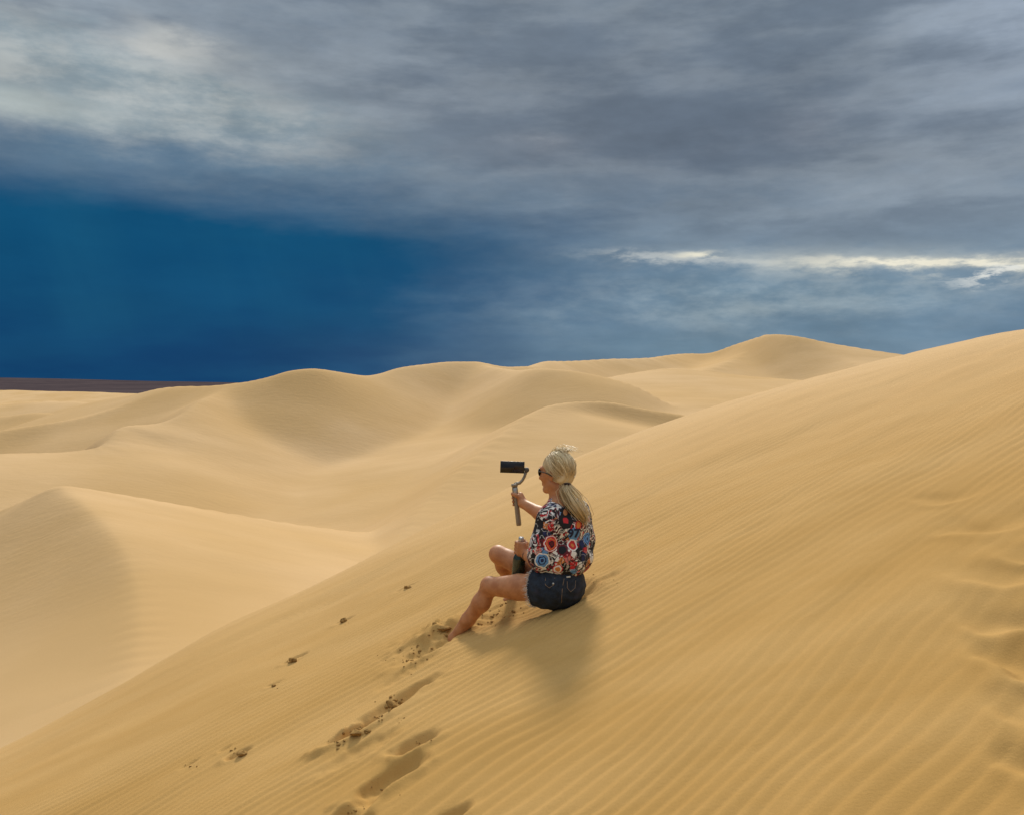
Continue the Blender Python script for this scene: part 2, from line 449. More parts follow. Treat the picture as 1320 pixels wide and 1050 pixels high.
# ------------------------------------------------------------------ dunes beyond: crests as lines in space, a slope to either side
RIDGES = [
    # (points (px, py, distance, slope on the left of travel, slope on the right), rounding, run of the left slope, run of the right slope, slope farther out)
    ([(-260, 720, 27, .34, .45), (-120, 690, 27, .34, .5), (0, 659, 26, .34, .58), (58, 634, 25.2, .34, .60), (76, 631, 25.2, .34, .42), (95, 633, 25.6, .36, .04), (230, 652, 27.5, .55, -.02), (400, 680, 29, .6, -.03),
      (520, 692, 29, .6, -.02), (600, 716, 30, .6, .0)], 0.10, 60, 18, .14),
    ([(76, 631, 25.2, .22, .55), (110, 648, 23.6, .20, .60), (140, 672, 21.8, .18, .60), (165, 703, 19.8, .14, .55), (182, 750, 17.8, .10, .45), (186, 810, 15.6, .08, .34), (170, 880, 13.6, .06, .3)], 0.25, 8, 12, .25),
    # light shelf at the left with a dark hollow behind
    ([(-300, 600, 37, .42, .05), (-100, 592, 37.5, .42, .05), (0, 585, 38, .42, .05), (75, 584, 38.5, .45, .06), (126, 577, 39, .5, .10), (150, 549, 41.5, .5, .20), (200, 547, 42.5, .5, .24), (238, 534, 44, .5, .30),
      (262, 514, 46.5, .45, .36), (300, 500, 50, .35, .38), (350, 486, 54, .3, .38)], 0.18, 40, 14, .38),
    ([(-200, 562, 47, .3, .5), (0, 556, 48, .3, .5), (40, 548, 48.5, .3, .5), (110, 538, 49, .3, .55), (170, 522, 50, .3, .6), (215, 511, 51, .3, .65), (255, 507, 52, .3, .6)], 0.35, 40, 9, .3),
    ([(-300, 530, 95, .2, .3), (0, 520, 95, .2, .3), (60, 517, 94, .2, .35), (130, 518, 90, .2, .4), (200, 508, 80, .2, .4)], 0.8, 60, 12, .15),
    ([(-300, 540, 68, .2, .4), (0, 536, 68, .2, .45), (50, 530, 68, .2, .45), (90, 534, 66, .2, .4)], 0.6, 60, 8, .2),
    ([(-400, 504, 320, .06, .14), (0, 502, 320, .06, .14), (60, 504, 310, .06, .14), (120, 505, 300, .06, .14), (180, 508, 290, .06, .14)], 3.0, 200, 40, .1),
    # skyline
    ([(140, 514, 56, .3, .3), (180, 506, 54, .3, .34), (215, 498, 52, .3, .36), (300, 494, 50.5, .3, .46), (350, 484, 50, .3, .52), (375, 477, 50, .3, .60), (410, 475, 50.5, .3, .62), (440, 480, 51.5, .3, .56),
      (475, 485, 53, .3, .50), (498, 481, 54.5, .3, .50), (520, 473, 56, .3, .56), (565, 466, 58, .3, .60), (600, 466, 59, .3, .60), (650, 472, 61, .3, .55), (680, 470, 65, .3, .50), (700, 466, 70, .3, .45),
      (760, 464, 75, .3, .45), (830, 462, 79, .3, .40), (870, 454, 86, .3, .36), (910, 456, 88, .3, .44), (950, 441, 86, .3, .68), (988, 430, 82, .3, .74), (1020, 433, 80, .3, .50), (1080, 444, 80, .3, .30),
      (1165, 458, 80, .3, .22), (1300, 470, 77, .3, .22)], 0.45, 60, 26, .42),
    # the rounded nose: its crest comes forward out of the skyline, the wall below faces left and near
    ([(600, 469, 60, .35, .56), (640, 473, 57, .35, .60), (675, 476, 54, .35, .64), (705, 476, 51.5, .3, .62), (735, 478, 51, .3, .40), (760, 482, 51, .3, .24), (825, 496, 50.5, .3, .18), (885, 532, 50, .3, .2), (960, 560, 49, .3, .2)], 0.6, 20, 20, .45),
    # nearer crest behind the shoulder of the dune: a light shelf, with a short steep brow at its right
    ([(500, 714, 25, .40, .02), (526, 690, 26.5, .44, .02), (560, 648, 29.5, .48, .03), (600, 611, 32.5, .50, .04), (655, 563, 37, .50, .05), (705, 528, 41.2, .48, .06), (738, 528, 42, .48, .06), (786, 535, 42.3, .4, .06), (836, 545, 42.3, .35, .06), (886, 552, 42.3, .3, .06), (960, 560, 42, .3, .1)], 0.18, 40, 20, .12),
    ([(690, 538, 40, .5, .2), (715, 522, 41.4, .48, .30), (738, 517, 42, .48, .50), (786, 515, 42.5, .4, .70), (836, 525, 42.5, .35, .65), (886, 533, 42.5, .3, .5), (960, 548, 42.5, .3, .3)], 0.22, 30, 2.4, .55),
    # spurs under the peak
    ([(985, 431, 87, .34, .40), (962, 450, 83, .34, .30), (935, 466, 78, .30, .2), (905, 482, 72, .25, .10)], 0.5, 30, 12, .2),
    ([(1005, 432, 87, .10, .60), (1035, 452, 82, .08, .60), (1080, 466, 76, .08, .5), (1140, 474, 71, .08, .3)], 0.4, 30, 12, .2),
    ([(730, 500, 60, .3, .10), (800, 484, 64, .3, .08), (880, 474, 67, .3, .08), (960, 484, 66, .3, .10), (1040, 490, 64, .3, .10)], 0.6, 40, 20, .2),
]


def dune_field(x, y):
    r = np.sqrt(x * x + y * y)
    sh = x.shape
    x = x.ravel(); y = y.ravel(); rr = r.ravel()
    k = np.clip(rr * 0.0035, 0.06, 0.35)
    base = CZ - 7.9 + 1.6 * np.clip((rr - 60) / 60, 0, 1) - 0.8 * np.clip((rr - 140) / 160, 0, 1) + np.clip(rr / 90, 0, 1) * (0.55 * vn1(x * 0.035, y * 0.05) + 0.25 * vn2(x * 0.09, y * 0.13))
    wx = x + np.clip(rr / 80, 0.25, 1.5) * 1.1 * vn3(x * 0.06, y * 0.06); wy = y + np.clip(rr / 80, 0.25, 1.5) * 1.1 * vn4(x * 0.06 + 7, y * 0.06)
    acc = np.zeros_like(x); top = base.copy()
    hs = [base]
    for pts, w, runl, runr, tail in RIDGES:
        # fine polyline through the points
        A = np.array([np.r_[P(p[0], p[1], p[2]), p[3], p[4]] for p in pts])
        t = np.arange(len(A)); tt = np.linspace(0, len(A) - 1, (len(A) - 1) * 5 + 1)
        B = np.stack([np.interp(tt, t, A[:, c]) for c in range(5)], 1)
        # round the corners of the line a little
        for _ in range(3):
            B[1:-1] = 0.25 * B[:-2] + 0.5 * B[1:-1] + 0.25 * B[2:]
        num = np.zeros(x.shape); wsum = np.zeros(x.shape)
        for q in range(len(B) - 1):                        # the nearest stretches of the crest decide
            p0, p1 = B[q], B[q + 1]
            e = p1[:2] - p0[:2]; L2 = (e ** 2).sum(); L1 = math.sqrt(L2)
            px_, py_ = wx - p0[0], wy - p0[1]
            t_ = np.clip((px_ * e[0] + py_ * e[1]) / L2, 0, 1)
            ddx, ddy = px_ - t_ * e[0], py_ - t_ * e[1]
            d2 = ddx * ddx + ddy * ddy
            d = np.sqrt(d2)
            g = np.clip(0.5 + (e[0] * py_ - e[1] * px_) / L1 / (d + 0.05) * 0.5, 0, 1)      # 1 = left
            g = g * g * (3 - 2 * g)
            sl = (p0[3] + (p1[3] - p0[3]) * t_) * g + (p0[4] + (p1[4] - p0[4]) * t_) * (1 - g)
            run = runl * g + runr * (1 - g)
            dd = np.sqrt(d2 + w * w) - w
            e1 = run * (1 - np.exp(-dd / run))
            wt_ = L1 / (d2 + 0.3 * L2 + 0.02) ** 3
            num += wt_ * (p0[2] + (p1[2] - p0[2]) * t_ - sl * e1 - tail * (dd - e1)); wsum += wt_
        best = num / wsum
        hs.append(best)
    H = np.stack(hs)
    m = H.max(0)
    z = m + k * np.log(np.exp((H - m) / k).sum(0)) - 0.0
    z += np.clip((rr - 14) / 40, 0, 1) * (0.05 * vn5(x * 0.35, y * 0.35) + 0.10 * vn6(x * 0.12, y * 0.16))
    # gentle wind ripples too broad to see singly
    return z.reshape(sh)


def ground_height(x, y):
    x = np.asarray(x, float); y = np.asarray(y, float)
    r = np.sqrt(x * x + y * y)
    zn = near_smooth(x, y)
    m = r < 24
    zd = np.full(x.shape, -50.0)
    far = r > 7.0
    if far.any(): zd[far] = dune_field(x[far], y[far])
    det = np.zeros(x.shape)
    if m.any(): det[m] = near_detail(x[m], y[m])
    k = 0.35
    hi = np.maximum(zn, zd)
    z = hi + k * np.log(np.exp((zn - hi) / k) + np.exp((zd - hi) / k)) * np.clip((r - 7) / 3, 0, 1)
    wgt = 1 / (1 + np.exp(np.clip(-(zn - zd) / 0.25, -50, 50)))
    return z + det * wgt


# sand
def sand_material():
    m, nt, b = material('sand')
    pos = geo_pos(nt)
    sep = nt.nodes.new('ShaderNodeSeparateXYZ'); nt.links.new(pos, sep.inputs[0])
    X, Y = S(nt, sep.outputs[0]), S(nt, sep.outputs[1])
    dist = (X * X + Y * Y).sqrt()
    big = noise(nt, pos, 0.09, 4.0, 0.55)
    mid = noise(nt, comb(nt, X * 0.5, Y * 1.2, 0.0), 1.3, 5.0, 0.6)
    grain = noise(nt, pos, 420.0, 2.0, 0.7)
    speck = noise(nt, pos, 90.0, 3.0, 0.65)
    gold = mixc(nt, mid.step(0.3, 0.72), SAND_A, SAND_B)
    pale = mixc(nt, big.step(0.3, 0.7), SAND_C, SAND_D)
    c = mixc(nt, dist.step(2.5, 15.0), gold, pale)             # golden close to the camera, blending to pale with distance
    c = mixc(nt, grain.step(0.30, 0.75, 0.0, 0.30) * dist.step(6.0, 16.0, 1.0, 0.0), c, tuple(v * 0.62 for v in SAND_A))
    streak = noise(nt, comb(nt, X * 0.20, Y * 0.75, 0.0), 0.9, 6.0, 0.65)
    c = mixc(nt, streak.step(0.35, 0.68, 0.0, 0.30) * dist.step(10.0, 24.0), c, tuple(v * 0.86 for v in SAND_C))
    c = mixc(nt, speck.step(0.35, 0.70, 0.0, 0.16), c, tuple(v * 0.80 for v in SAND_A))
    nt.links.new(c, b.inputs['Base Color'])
    b.inputs['Roughness'].default_value = 0.95
    b.inputs['Specular IOR Level'].default_value = 0.05
    hb = grain * 0.6 + speck * 0.9 + noise(nt, comb(nt, X * 0.9, Y * 2.4, 0.0), 2.2, 4.0, 0.6) * 8.0 * dist.step(14.0, 26.0)
    bump(nt, b, hb, 0.55, 0.004)
    return m


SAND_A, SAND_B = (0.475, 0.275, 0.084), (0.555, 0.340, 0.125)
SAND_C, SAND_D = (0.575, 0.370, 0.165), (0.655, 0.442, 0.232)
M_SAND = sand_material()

az_f = np.linspace(R(-36), R(36), 900)
az_c = np.linspace(R(36), R(324), 96)[1:-1]
AZ = np.r_[az_f, az_c]
RR = np.r_[np.geomspace(0.25, 1.9, 24)[:-1], np.geomspace(1.9, 17.0, 660)[:-1], np.geomspace(17.0, 42, 130)[:-1], np.geomspace(42, 95, 190)[:-1], np.geomspace(95, 520, 90)]
rg, ag = np.meshgrid(RR, AZ, indexing='ij')
gx, gy = rg * np.sin(ag), rg * np.cos(ag)
gz = ground_height(gx, gy)
# the dune field sinks into the plain at its rim
gz -= np.clip((rg - 380) / 140, 0, 1) ** 2 * 14
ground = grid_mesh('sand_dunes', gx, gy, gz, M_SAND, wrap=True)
if ground.data.polygons[5000].normal.z < 0:
    ground.data.flip_normals()
tag(ground, 'golden rippled sand dune in front and pale rolling dunes behind', None, None, 'structure')

# brown plain out to the horizon, with a long low rise at the left
m_plain, nt, b = material('brown_plain')
pos = geo_pos(nt)
f1 = noise(nt, pos, 0.004, 6.0, 0.6); f2 = noise(nt, pos, 0.03, 4.0, 0.6)
nt.links.new(mixc(nt, (f1 * 0.6 + f2 * 0.4).step(0.35, 0.65), (0.046, 0.036, 0.042), (0.092, 0.070, 0.072)), b.inputs['Base Color'])
b.inputs['Roughness'].default_value = 1.0
b.inputs['Specular IOR Level'].default_value = 0.0
rp_ = np.r_[np.geomspace(300, 30000, 60)]
ap_ = np.linspace(0, 2 * math.pi, 181)[:-1]
rg2, ag2 = np.meshgrid(rp_, ap_, indexing='ij')
xx, yy = rg2 * np.sin(ag2), rg2 * np.cos(ag2)
zz = CZ - 8.5 + np.clip((rg2 - 600) / 4000, 0, 1) * 4 * vn1(xx * 0.0016, yy * 0.0016)
azd = (np.degrees(ag2) + 180) % 360 - 180
rise = np.clip((-azd - 12) / 20, 0, 1)
rise = rise * rise * (3 - 2 * rise) * np.clip((190 + azd) / 60, 0, 1)
zz += rise * 34 * np.exp(-((np.log(rg2 / 5200)) / 0.35) ** 2) + 5 * np.exp(-((np.log(rg2 / 9000)) / 0.3) ** 2) * (1 + 0.5 * vn2(xx * 0.0006, yy * 0.0006))
plain_o = grid_mesh('desert_plain', xx, yy, zz, m_plain, wrap=True)
if plain_o.data.polygons[500].normal.z < 0: plain_o.data.flip_normals()
tag(plain_o, 'dark brown stony plain reaching to the horizon behind the dunes', None, None, 'structure')


# ------------------------------------------------------------------ implicit shapes -> one continuous skin
class Field:
    """signed distance on a grid, grown by smooth unions, skinned with surface nets"""
    def __init__(s, lo, hi, h):
        s.lo = np.array(lo, float); s.h = h
        s.n = np.ceil((np.array(hi) - s.lo) / h).astype(int) + 1
        s.d = np.full(s.n, 0.5, np.float32)

    def _box(s, lo, hi, pad):
        a = np.maximum(np.floor((lo - pad - s.lo) / s.h).astype(int), 0)
        b = np.minimum(np.ceil((hi + pad - s.lo) / s.h).astype(int) + 1, s.n)
        ax = [s.lo[i] + np.arange(a[i], b[i]) * s.h for i in range(3)]
        g = np.meshgrid(*ax, indexing='ij', sparse=True)
        return tuple(slice(a[i], b[i]) for i in range(3)), g

    def _join(s, sl, d, k):
        o = s.d[sl]
        hh = np.clip(0.5 + 0.5 * (o - d) / k, 0, 1)
        s.d[sl] = o + (d - o) * hh - k * hh * (1 - hh)

    def cone(s, a, b, r1, r2, k=0.012, flat=None):
        """tapered limb; flat=(axis, factor) squeezes it across one direction"""
        a = np.asarray(a, float); b = np.asarray(b, float)
        r = max(r1, r2)
        sl, (X, Y, Z) = s._box(np.minimum(a, b) - r, np.maximum(a, b) + r, k + 3 * s.h)
        e = b - a; L2 = (e ** 2).sum() + 1e-12
        px, py, pz = X - a[0], Y - a[1], Z - a[2]
        t = np.clip((px * e[0] + py * e[1] + pz * e[2]) / L2, 0, 1)
        qx, qy, qz = px - t * e[0], py - t * e[1], pz - t * e[2]
        if flat is not None:
            n = np.asarray(flat[0], float); n /= np.linalg.norm(n)
            c = (qx * n[0] + qy * n[1] + qz * n[2]) * (flat[1] - 1.0)
            qx, qy, qz = qx + c * n[0], qy + c * n[1], qz + c * n[2]
        s._join(sl, (np.sqrt(qx * qx + qy * qy + qz * qz) - (r1 + (r2 - r1) * t)).astype(np.float32), k)

    def chain(s, pts, rads, k=0.012, flat=None):
        for i in range(len(pts) - 1): s.cone(pts[i], pts[i + 1], rads[i], rads[i + 1], k, flat)

    def ball(s, c, r, axes=None, k=0.012, cut=False):
        c = np.asarray(c, float); r = np.asarray(r, float) * np.ones(3)
        A = np.eye(3) if axes is None else np.array(axes, float)
        m = r.max()
        sl, (X, Y, Z) = s._box(c - m, c + m, k + 3 * s.h)
        q = 0.0
        X, Y, Z = X - c[0], Y - c[1], Z - c[2]
        for i in range(3):
            q = q + ((X * A[i, 0] + Y * A[i, 1] + Z * A[i, 2]) / r[i]) ** 2
        q = np.sqrt(q)
        d = ((q - 1) * r.min()).astype(np.float32)
        if cut: s.d[sl] = np.maximum(s.d[sl], -d)
        else: s._join(sl, d, k)

    def half(s, p, n):
        """keep the side the normal points away from"""
        n = np.asarray(n, float); n = n / np.linalg.norm(n)
        X, Y, Z = [s.lo[i] + np.arange(s.n[i]) * s.h for i in range(3)]
        d = (X[:, None, None] - p[0]) * n[0] + (Y[None, :, None] - p[1]) * n[1] + (Z[None, None, :] - p[2]) * n[2]
        s.d = np.maximum(s.d, d.astype(np.float32))

    def xyz(s):
        return np.meshgrid(*[s.lo[i] + np.arange(s.n[i]) * s.h for i in range(3)], indexing='ij', sparse=True)

    def skin(s, name, mat, parent=None, smooth=2):
        D = s.d
        ins = D < 0
        n = np.array(D.shape)
        c = np.zeros(n - 1, np.int8)
        for i in (0, 1):
            for j in (0, 1):
                for k in (0, 1):
                    c += ins[i:n[0] - 1 + i, j:n[1] - 1 + j, k:n[2] - 1 + k]
        act = (c > 0) & (c < 8)
        idx = np.full(act.shape, -1, np.int64)
        cells = np.argwhere(act)
        idx[act] = np.arange(len(cells))
        acc = np.zeros((len(cells), 3)); cnt = np.zeros(len(cells))
        cor = [np.array([i, j, k]) for i in (0, 1) for j in (0, 1) for k in (0, 1)]
        for a in cor:
            for ax in range(3):
                if a[ax]: continue
                b = a.copy(); b[ax] = 1
                va = D[tuple((cells + a).T)]; vb = D[tuple((cells + b).T)]
                m = (va < 0) != (vb < 0)
                t = va[m] / (va[m] - vb[m])
                p = np.repeat(a[None].astype(float), m.sum(), 0); p[:, ax] += t
                acc[m] += p; cnt[m] += 1
        V = (cells + acc / cnt[:, None]) * s.h + s.lo
        Fc = []
        for ax in range(3):
            u, v = (ax + 1) % 3, (ax + 2) % 3
            lo_ = [slice(None)] * 3; hi_ = [slice(None)] * 3
            lo_[ax] = slice(0, -1); hi_[ax] = slice(1, None)
            ch = ins[tuple(lo_)] != ins[tuple(hi_)]
            e = np.argwhere(ch)
            e = e[(e[:, u] > 0) & (e[:, v] > 0) & (e[:, u] < n[u] - 1) & (e[:, v] < n[v] - 1)]
            du = np.zeros(3, int); du[u] = 1; dv = np.zeros(3, int); dv[v] = 1
            q = np.stack([idx[tuple((e - du - dv).T)], idx[tuple((e - dv).T)], idx[tuple(e.T)], idx[tuple((e - du).T)]], 1)
            inside_lo = ins[tuple(e.T)]
            q[~inside_lo] = q[~inside_lo][:, ::-1]
            Fc.append(q)
        Fc = np.concatenate(Fc)
        Fc = Fc[(Fc >= 0).all(1)]
        # light relaxation
        for _ in range(smooth):
            sm = np.zeros_like(V); ct = np.zeros(len(V))
            for i in range(4):
                a, b = Fc[:, i], Fc[:, (i + 1) % 4]
                np.add.at(sm, a, V[b]); np.add.at(sm, b, V[a]); np.add.at(ct, a, 1); np.add.at(ct, b, 1)
            V = 0.5 * V + 0.5 * sm / np.maximum(ct, 1)[:, None]
        me = bpy.data.meshes.new(name)
        me.vertices.add(len(V)); me.vertices.foreach_set('co', V.astype(np.float32).ravel())
        me.loops.add(Fc.size); me.loops.foreach_set('vertex_index', Fc.astype(np.int32).ravel())
        me.polygons.add(len(Fc)); me.polygons.foreach_set('loop_start', np.arange(0, Fc.size, 4, dtype=np.int32))
        me.polygons.foreach_set('use_smooth', np.ones(len(Fc), bool))
        me.materials.append(mat)
        me.update(calc_edges=True); me.validate()
        o = bpy.data.objects.new(name, me); COL.objects.link(o)
        if parent is not None:
            o.parent = parent
            o.matrix_parent_inverse = Matrix.Translation(-Vector(parent.matrix_basis.translation)) if parent.type == 'EMPTY' else Matrix.Identity(4)
        return o


def nrm(v):
    v = np.asarray(v, float); return v / np.linalg.norm(v)


def tube(pts, rads, sides=6, caps=True):
    """verts, faces of a round bar through points"""
    pts = np.asarray(pts, float); rads = np.asarray(rads, float) * np.ones(len(pts))
    V, Fs = [], []
    t = nrm(pts[1] - pts[0]); up = np.array([0, 0, 1.0]) if abs(t[2]) < 0.9 else np.array([1.0, 0, 0])
    n = nrm(np.cross(t, up))
    for i, p in enumerate(pts):
        t = nrm(pts[min(i + 1, len(pts) - 1)] - pts[max(i - 1, 0)])
        n = nrm(n - t * (n @ t)); b_ = np.cross(t, n)
        for j in range(sides):
            a = 2 * math.pi * j / sides
            V.append(p + rads[i] * (math.cos(a) * n + math.sin(a) * b_))
    for i in range(len(pts) - 1):
        for j in range(sides):
            j2 = (j + 1) % sides
            Fs.append((i * sides + j, i * sides + j2, (i + 1) * sides + j2, (i + 1) * sides + j))
    if caps:
        Fs.append(tuple(range(sides))[::-1]); Fs.append(tuple((len(pts) - 1) * sides + j for j in range(sides)))
    return V, Fs


class Bag:
    def __init__(s): s.V, s.F = [], []
    def add(s, vf):
        o = len(s.V); s.V += list(vf[0]); s.F += [tuple(i + o for i in f) for f in vf[1]]; return s
    def build(s, name, mat, parent=None, smooth=True): return mesh_obj(name, s.V, s.F, mat, parent, smooth)


def rbox(c, half, axes, bev=0.003, seg=2):
    """bevelled block: centre, half sizes, three axis rows"""
    bm = bmesh.new(); bmesh.ops.create_cube(bm, size=2.0)
    for v in bm.verts: v.co = Vector((v.co.x * half[0], v.co.y * half[1], v.co.z * half[2]))
    bmesh.ops.bevel(bm, geom=list(bm.edges), offset=bev, segments=seg, affect='EDGES', profile=0.6)
    A = np.array(axes, float)
    V = [np.asarray(c) + np.array(v.co) @ A for v in bm.verts]
    bm.verts.index_update()
    Fs = [tuple(v.index for v in f.verts) for f in bm.faces]
    bm.free()
    return V, Fs


def lathe(base, axis, prof, sides=16):
    """prof: list of (radius, height along axis)"""
    ax = nrm(axis); u = nrm(np.cross(ax, [0.3, 1, 0.2])); v = np.cross(ax, u)
    V, Fs = [], []
    for r, h in prof:
        for j in range(sides):
            a = 2 * math.pi * j / sides
            V.append(np.asarray(base) + ax * h + r * (math.cos(a) * u + math.sin(a) * v))
    for i in range(len(prof) - 1):
        for j in range(sides):
            j2 = (j + 1) % sides
            Fs.append((i * sides + j, i * sides + j2, (i + 1) * sides + j2, (i + 1) * sides + j))
    Fs.append(tuple(range(sides))[::-1]); Fs.append(tuple((len(prof) - 1) * sides + j for j in range(sides)))
    return V, Fs


# ------------------------------------------------------------------ materials of the figure
m_skin, nt, b = material('tanned_skin')
f = noise(nt, obj_pos(nt), 22.0, 4.0, 0.6); f2 = noise(nt, obj_pos(nt), 160.0, 2.0, 0.6)
nt.links.new(mixc(nt, f.step(0.3, 0.7), (0.400, 0.155, 0.058), (0.520, 0.230, 0.098)), b.inputs['Base Color'])
b.inputs['Roughness'].default_value = 0.52
b.inputs['Subsurface Weight'].default_value = 0.12
b.inputs['Subsurface Radius'].default_value = (0.012, 0.005, 0.003)
b.inputs['Subsurface Scale'].default_value = 0.6
bump(nt, b, f2, 0.25, 0.001)

m_denim, nt, b = material('dark_denim')
op = obj_pos(nt)
f = noise(nt, op, 30.0, 5.0, 0.65); f2 = noise(nt, op, 420.0, 2.0, 0.6); f3 = noise(nt, op, 9.0, 2.0, 0.5)
c = mixc(nt, f.step(0.35, 0.72), (0.004, 0.008, 0.016), (0.016, 0.028, 0.050))
c = mixc(nt, f2.step(0.45, 0.75, 0.0, 0.35), c, (0.045, 0.066, 0.100))
c = mixc(nt, f3.step(0.58, 0.72, 0.0, 0.4), c, (0.040, 0.034, 0.055))
nt.links.new(c, b.inputs['Base Color']); b.inputs['Roughness'].default_value = 0.9
bump(nt, b, f * 1.0 + f2 * 0.2, 0.6, 0.006)

m_hair, nt, b = material('blonde_hair')
g = nt.nodes.new('ShaderNodeNewGeometry')
rnd = S(nt, g.outputs['Random Per Island'])
f = noise(nt, obj_pos(nt), 11.0, 1.0, 0.5)
c = mixc(nt, rnd, (0.400, 0.255, 0.095), (0.860, 0.690, 0.400))
c = mixc(nt, f.step(0.4, 0.7, 0.0, 0.45), c, (0.940, 0.830, 0.580))
nt.links.new(c, b.inputs['Base Color']); b.inputs['Roughness'].default_value = 0.42
m_black = plain('black_plastic', (0.012, 0.012, 0.013), 0.35, 0.2, 60)
m_tie = plain('hair_tie_elastic', (0.030, 0.014, 0.016), 0.8, 0.3, 120)
m_thread = plain('bleached_cotton_thread', (0.62, 0.62, 0.60), 0.9, 0.15, 90)
m_copper = plain('orange_stitching', (0.30, 0.20, 0.12), 0.8, 0.2, 90)
m_grey = plain('champagne_grey_metal', (0.250, 0.215, 0.165), 0.38, 0.12, 70, 0.35)
m_dgrey = plain('dark_grey_rubber', (0.075, 0.068, 0.058), 0.6, 0.2, 90)
m_silver = plain('brushed_silver', (0.48, 0.48, 0.47), 0.3, 0.1, 120, 0.8)
m_screen, nt, b = material('dark_phone_screen')
f = noise(nt, obj_pos(nt), 14.0, 2.0, 0.5)
nt.links.new(mixc(nt, f.step(0.35, 0.7), (0.004, 0.004, 0.005), (0.014, 0.014, 0.016)), b.inputs['Base Color'])
b.inputs['Roughness'].default_value = 0.22
m_glassg, nt, b = material('dark_green_glass')
f = noise(nt, obj_pos(nt), 35.0, 3.0, 0.5)
nt.links.new(mixc(nt, f.step(0.3, 0.7), (0.005, 0.012, 0.007), (0.020, 0.036, 0.022)), b.inputs['Base Color'])
b.inputs['Roughness'].default_value = 0.16
b.inputs['Coat Weight'].default_value = 0.15

# ------------------------------------------------------------------ where her joints are
FWD = 50.0                                             # she faces this far left of straight ahead
fwd = np.array([-math.sin(R(FWD)), math.cos(R(FWD)), 0]); left = np.array([-math.cos(R(FWD)), -math.sin(R(FWD)), 0]); upv = np.array([0, 0, 1.0])
pelvis = P(721, 755, 5.04)
hipL = P(706, 757, 4.96); hipR = P(727, 753, 5.12)
kneeL = P(632, 755, 5.13); kneeR = P(643, 714, 5.30)
ankL_s = P(589, 817, near_floor(589, 819)[1]); ankL = kneeL + nrm(ankL_s - kneeL) * 0.405
ankR_s = P(664, 768, near_floor(664, 768)[1]); ankR = kneeR + nrm(ankR_s - kneeR) * 0.40
waist = P(722, 712, 5.07); chest = P(722, 676, 5.05); neck0 = P(721, 650, 5.04); neck1 = P(719, 630, 5.05)
shL = P(708, 666, 4.94); shR = P(744, 660, 5.16)
elR = P(706, 667, 5.36); wrR = P(674, 648, 5.51)
elL = P(695, 724, 4.93); wrL = P(679, 715, 5.075)
person_base = near_floor(716, 780) + np.array([0, 0, -0.01])
woman = empty('person', Vector(person_base))
tag(woman, 'woman in patterned shirt and denim shorts sitting on the dune, filming with a phone', 'person')

hc = P(718, 607, 5.07)                                  # centre of the head
HY_ = R(55.0)
hf0 = np.array([-math.sin(HY_), math.cos(HY_), 0])
pit = R(-4)
hf = hf0 * math.cos(pit) + upv * math.sin(pit)          # where the face points
hl = np.array([-hf0[1], hf0[0], 0]) * 1.0               # her left
hu = np.cross(hf, hl)
HA = np.array([hf, hl, hu])


def hp(fw, lf, up_):
    return hc + hf * fw + hl * lf + hu * up_


bd = Field((-0.42, 4.72, CZ - 1.72), (0.52, 5.75, CZ - 0.38), 0.0046)
# legs
for hip, kn, an in ((hipL, kneeL, ankL), (hipR, kneeR, ankR)):
    mid = hip * 0.5 + kn * 0.5
    bd.chain([hip, mid, kn], [0.086, 0.071, 0.051], 0.02)
    shin = an - kn
    back = nrm(nrm(hip - kn) - nrm(shin) * (nrm(hip - kn) @ nrm(shin)))      # towards the calf
    bd.chain([kn, kn + shin * 0.30 + back * 0.010, kn + shin * 0.62 + back * 0.004, an], [0.048, 0.048, 0.040, 0.032], 0.02)
    bd.ball(kn - back * 0.014, (0.044, 0.044, 0.044), None, 0.02)
    bd.ball(kn + shin * 0.26 + back * 0.014, 0.039, None, 0.04)
# feet, toes dug into the sand downhill
for an, toe in ((ankL, nrm([-0.75, 0.30, -0.42])), (ankR, nrm([-0.55, 0.55, -0.45]))):
    side = nrm(np.cross(toe, upv)); tp = np.cross(side, toe)
    heel = an - toe * 0.035 - tp * 0.035
    bd.chain([an, heel], [0.034, 0.030], 0.02)
    bd.chain([an - tp * 0.015, an + toe * 0.07 - tp * 0.035, an + toe * 0.145 - tp * 0.045], [0.036, 0.034, 0.026], 0.02, (tp, 1.3))
    bd.chain([heel, an + toe * 0.13 - tp * 0.045], [0.026, 0.030], 0.02, (tp, 1.3))
    for q in range(5):
        o_ = (q - 2) * 0.0155
        bd.chain([an + toe * 0.14 + side * o_ - tp * 0.048, an + toe * (0.185 - abs(q - 1) * 0.008) + side * o_ * 1.05 - tp * 0.053], [0.0105, 0.009 if q != 0 else 0.011], 0.006)
# trunk
bd.ball(pelvis, (0.115, 0.165, 0.105), (fwd, left, upv), 0.03)
bd.cone(hipL, hipR, 0.10, 0.10, 0.03)
bd.chain([pelvis, waist], [0.118, 0.105], 0.03)
bd.chain([waist, chest], [0.108, 0.118], 0.04, None)
bd.cone(shL * 0.75 + shR * 0.25, shL * 0.25 + shR * 0.75, 0.085, 0.085, 0.04)
bd.chain([chest, neck0], [0.10, 0.062], 0.04)
bd.chain([neck0, neck1, hp(-0.028, 0, -0.045)], [0.054, 0.049, 0.052], 0.02)
# arms
for sh, el, wr in ((shL, elL, wrL), (shR, elR, wrR)):
    bd.ball(sh, 0.050, None, 0.03)
    bd.chain([sh, sh * 0.5 + el * 0.5, el], [0.052, 0.048, 0.043], 0.02)
    bd.chain([el, el * 0.68 + wr * 0.32, wr], [0.043, 0.042, 0.028], 0.015)
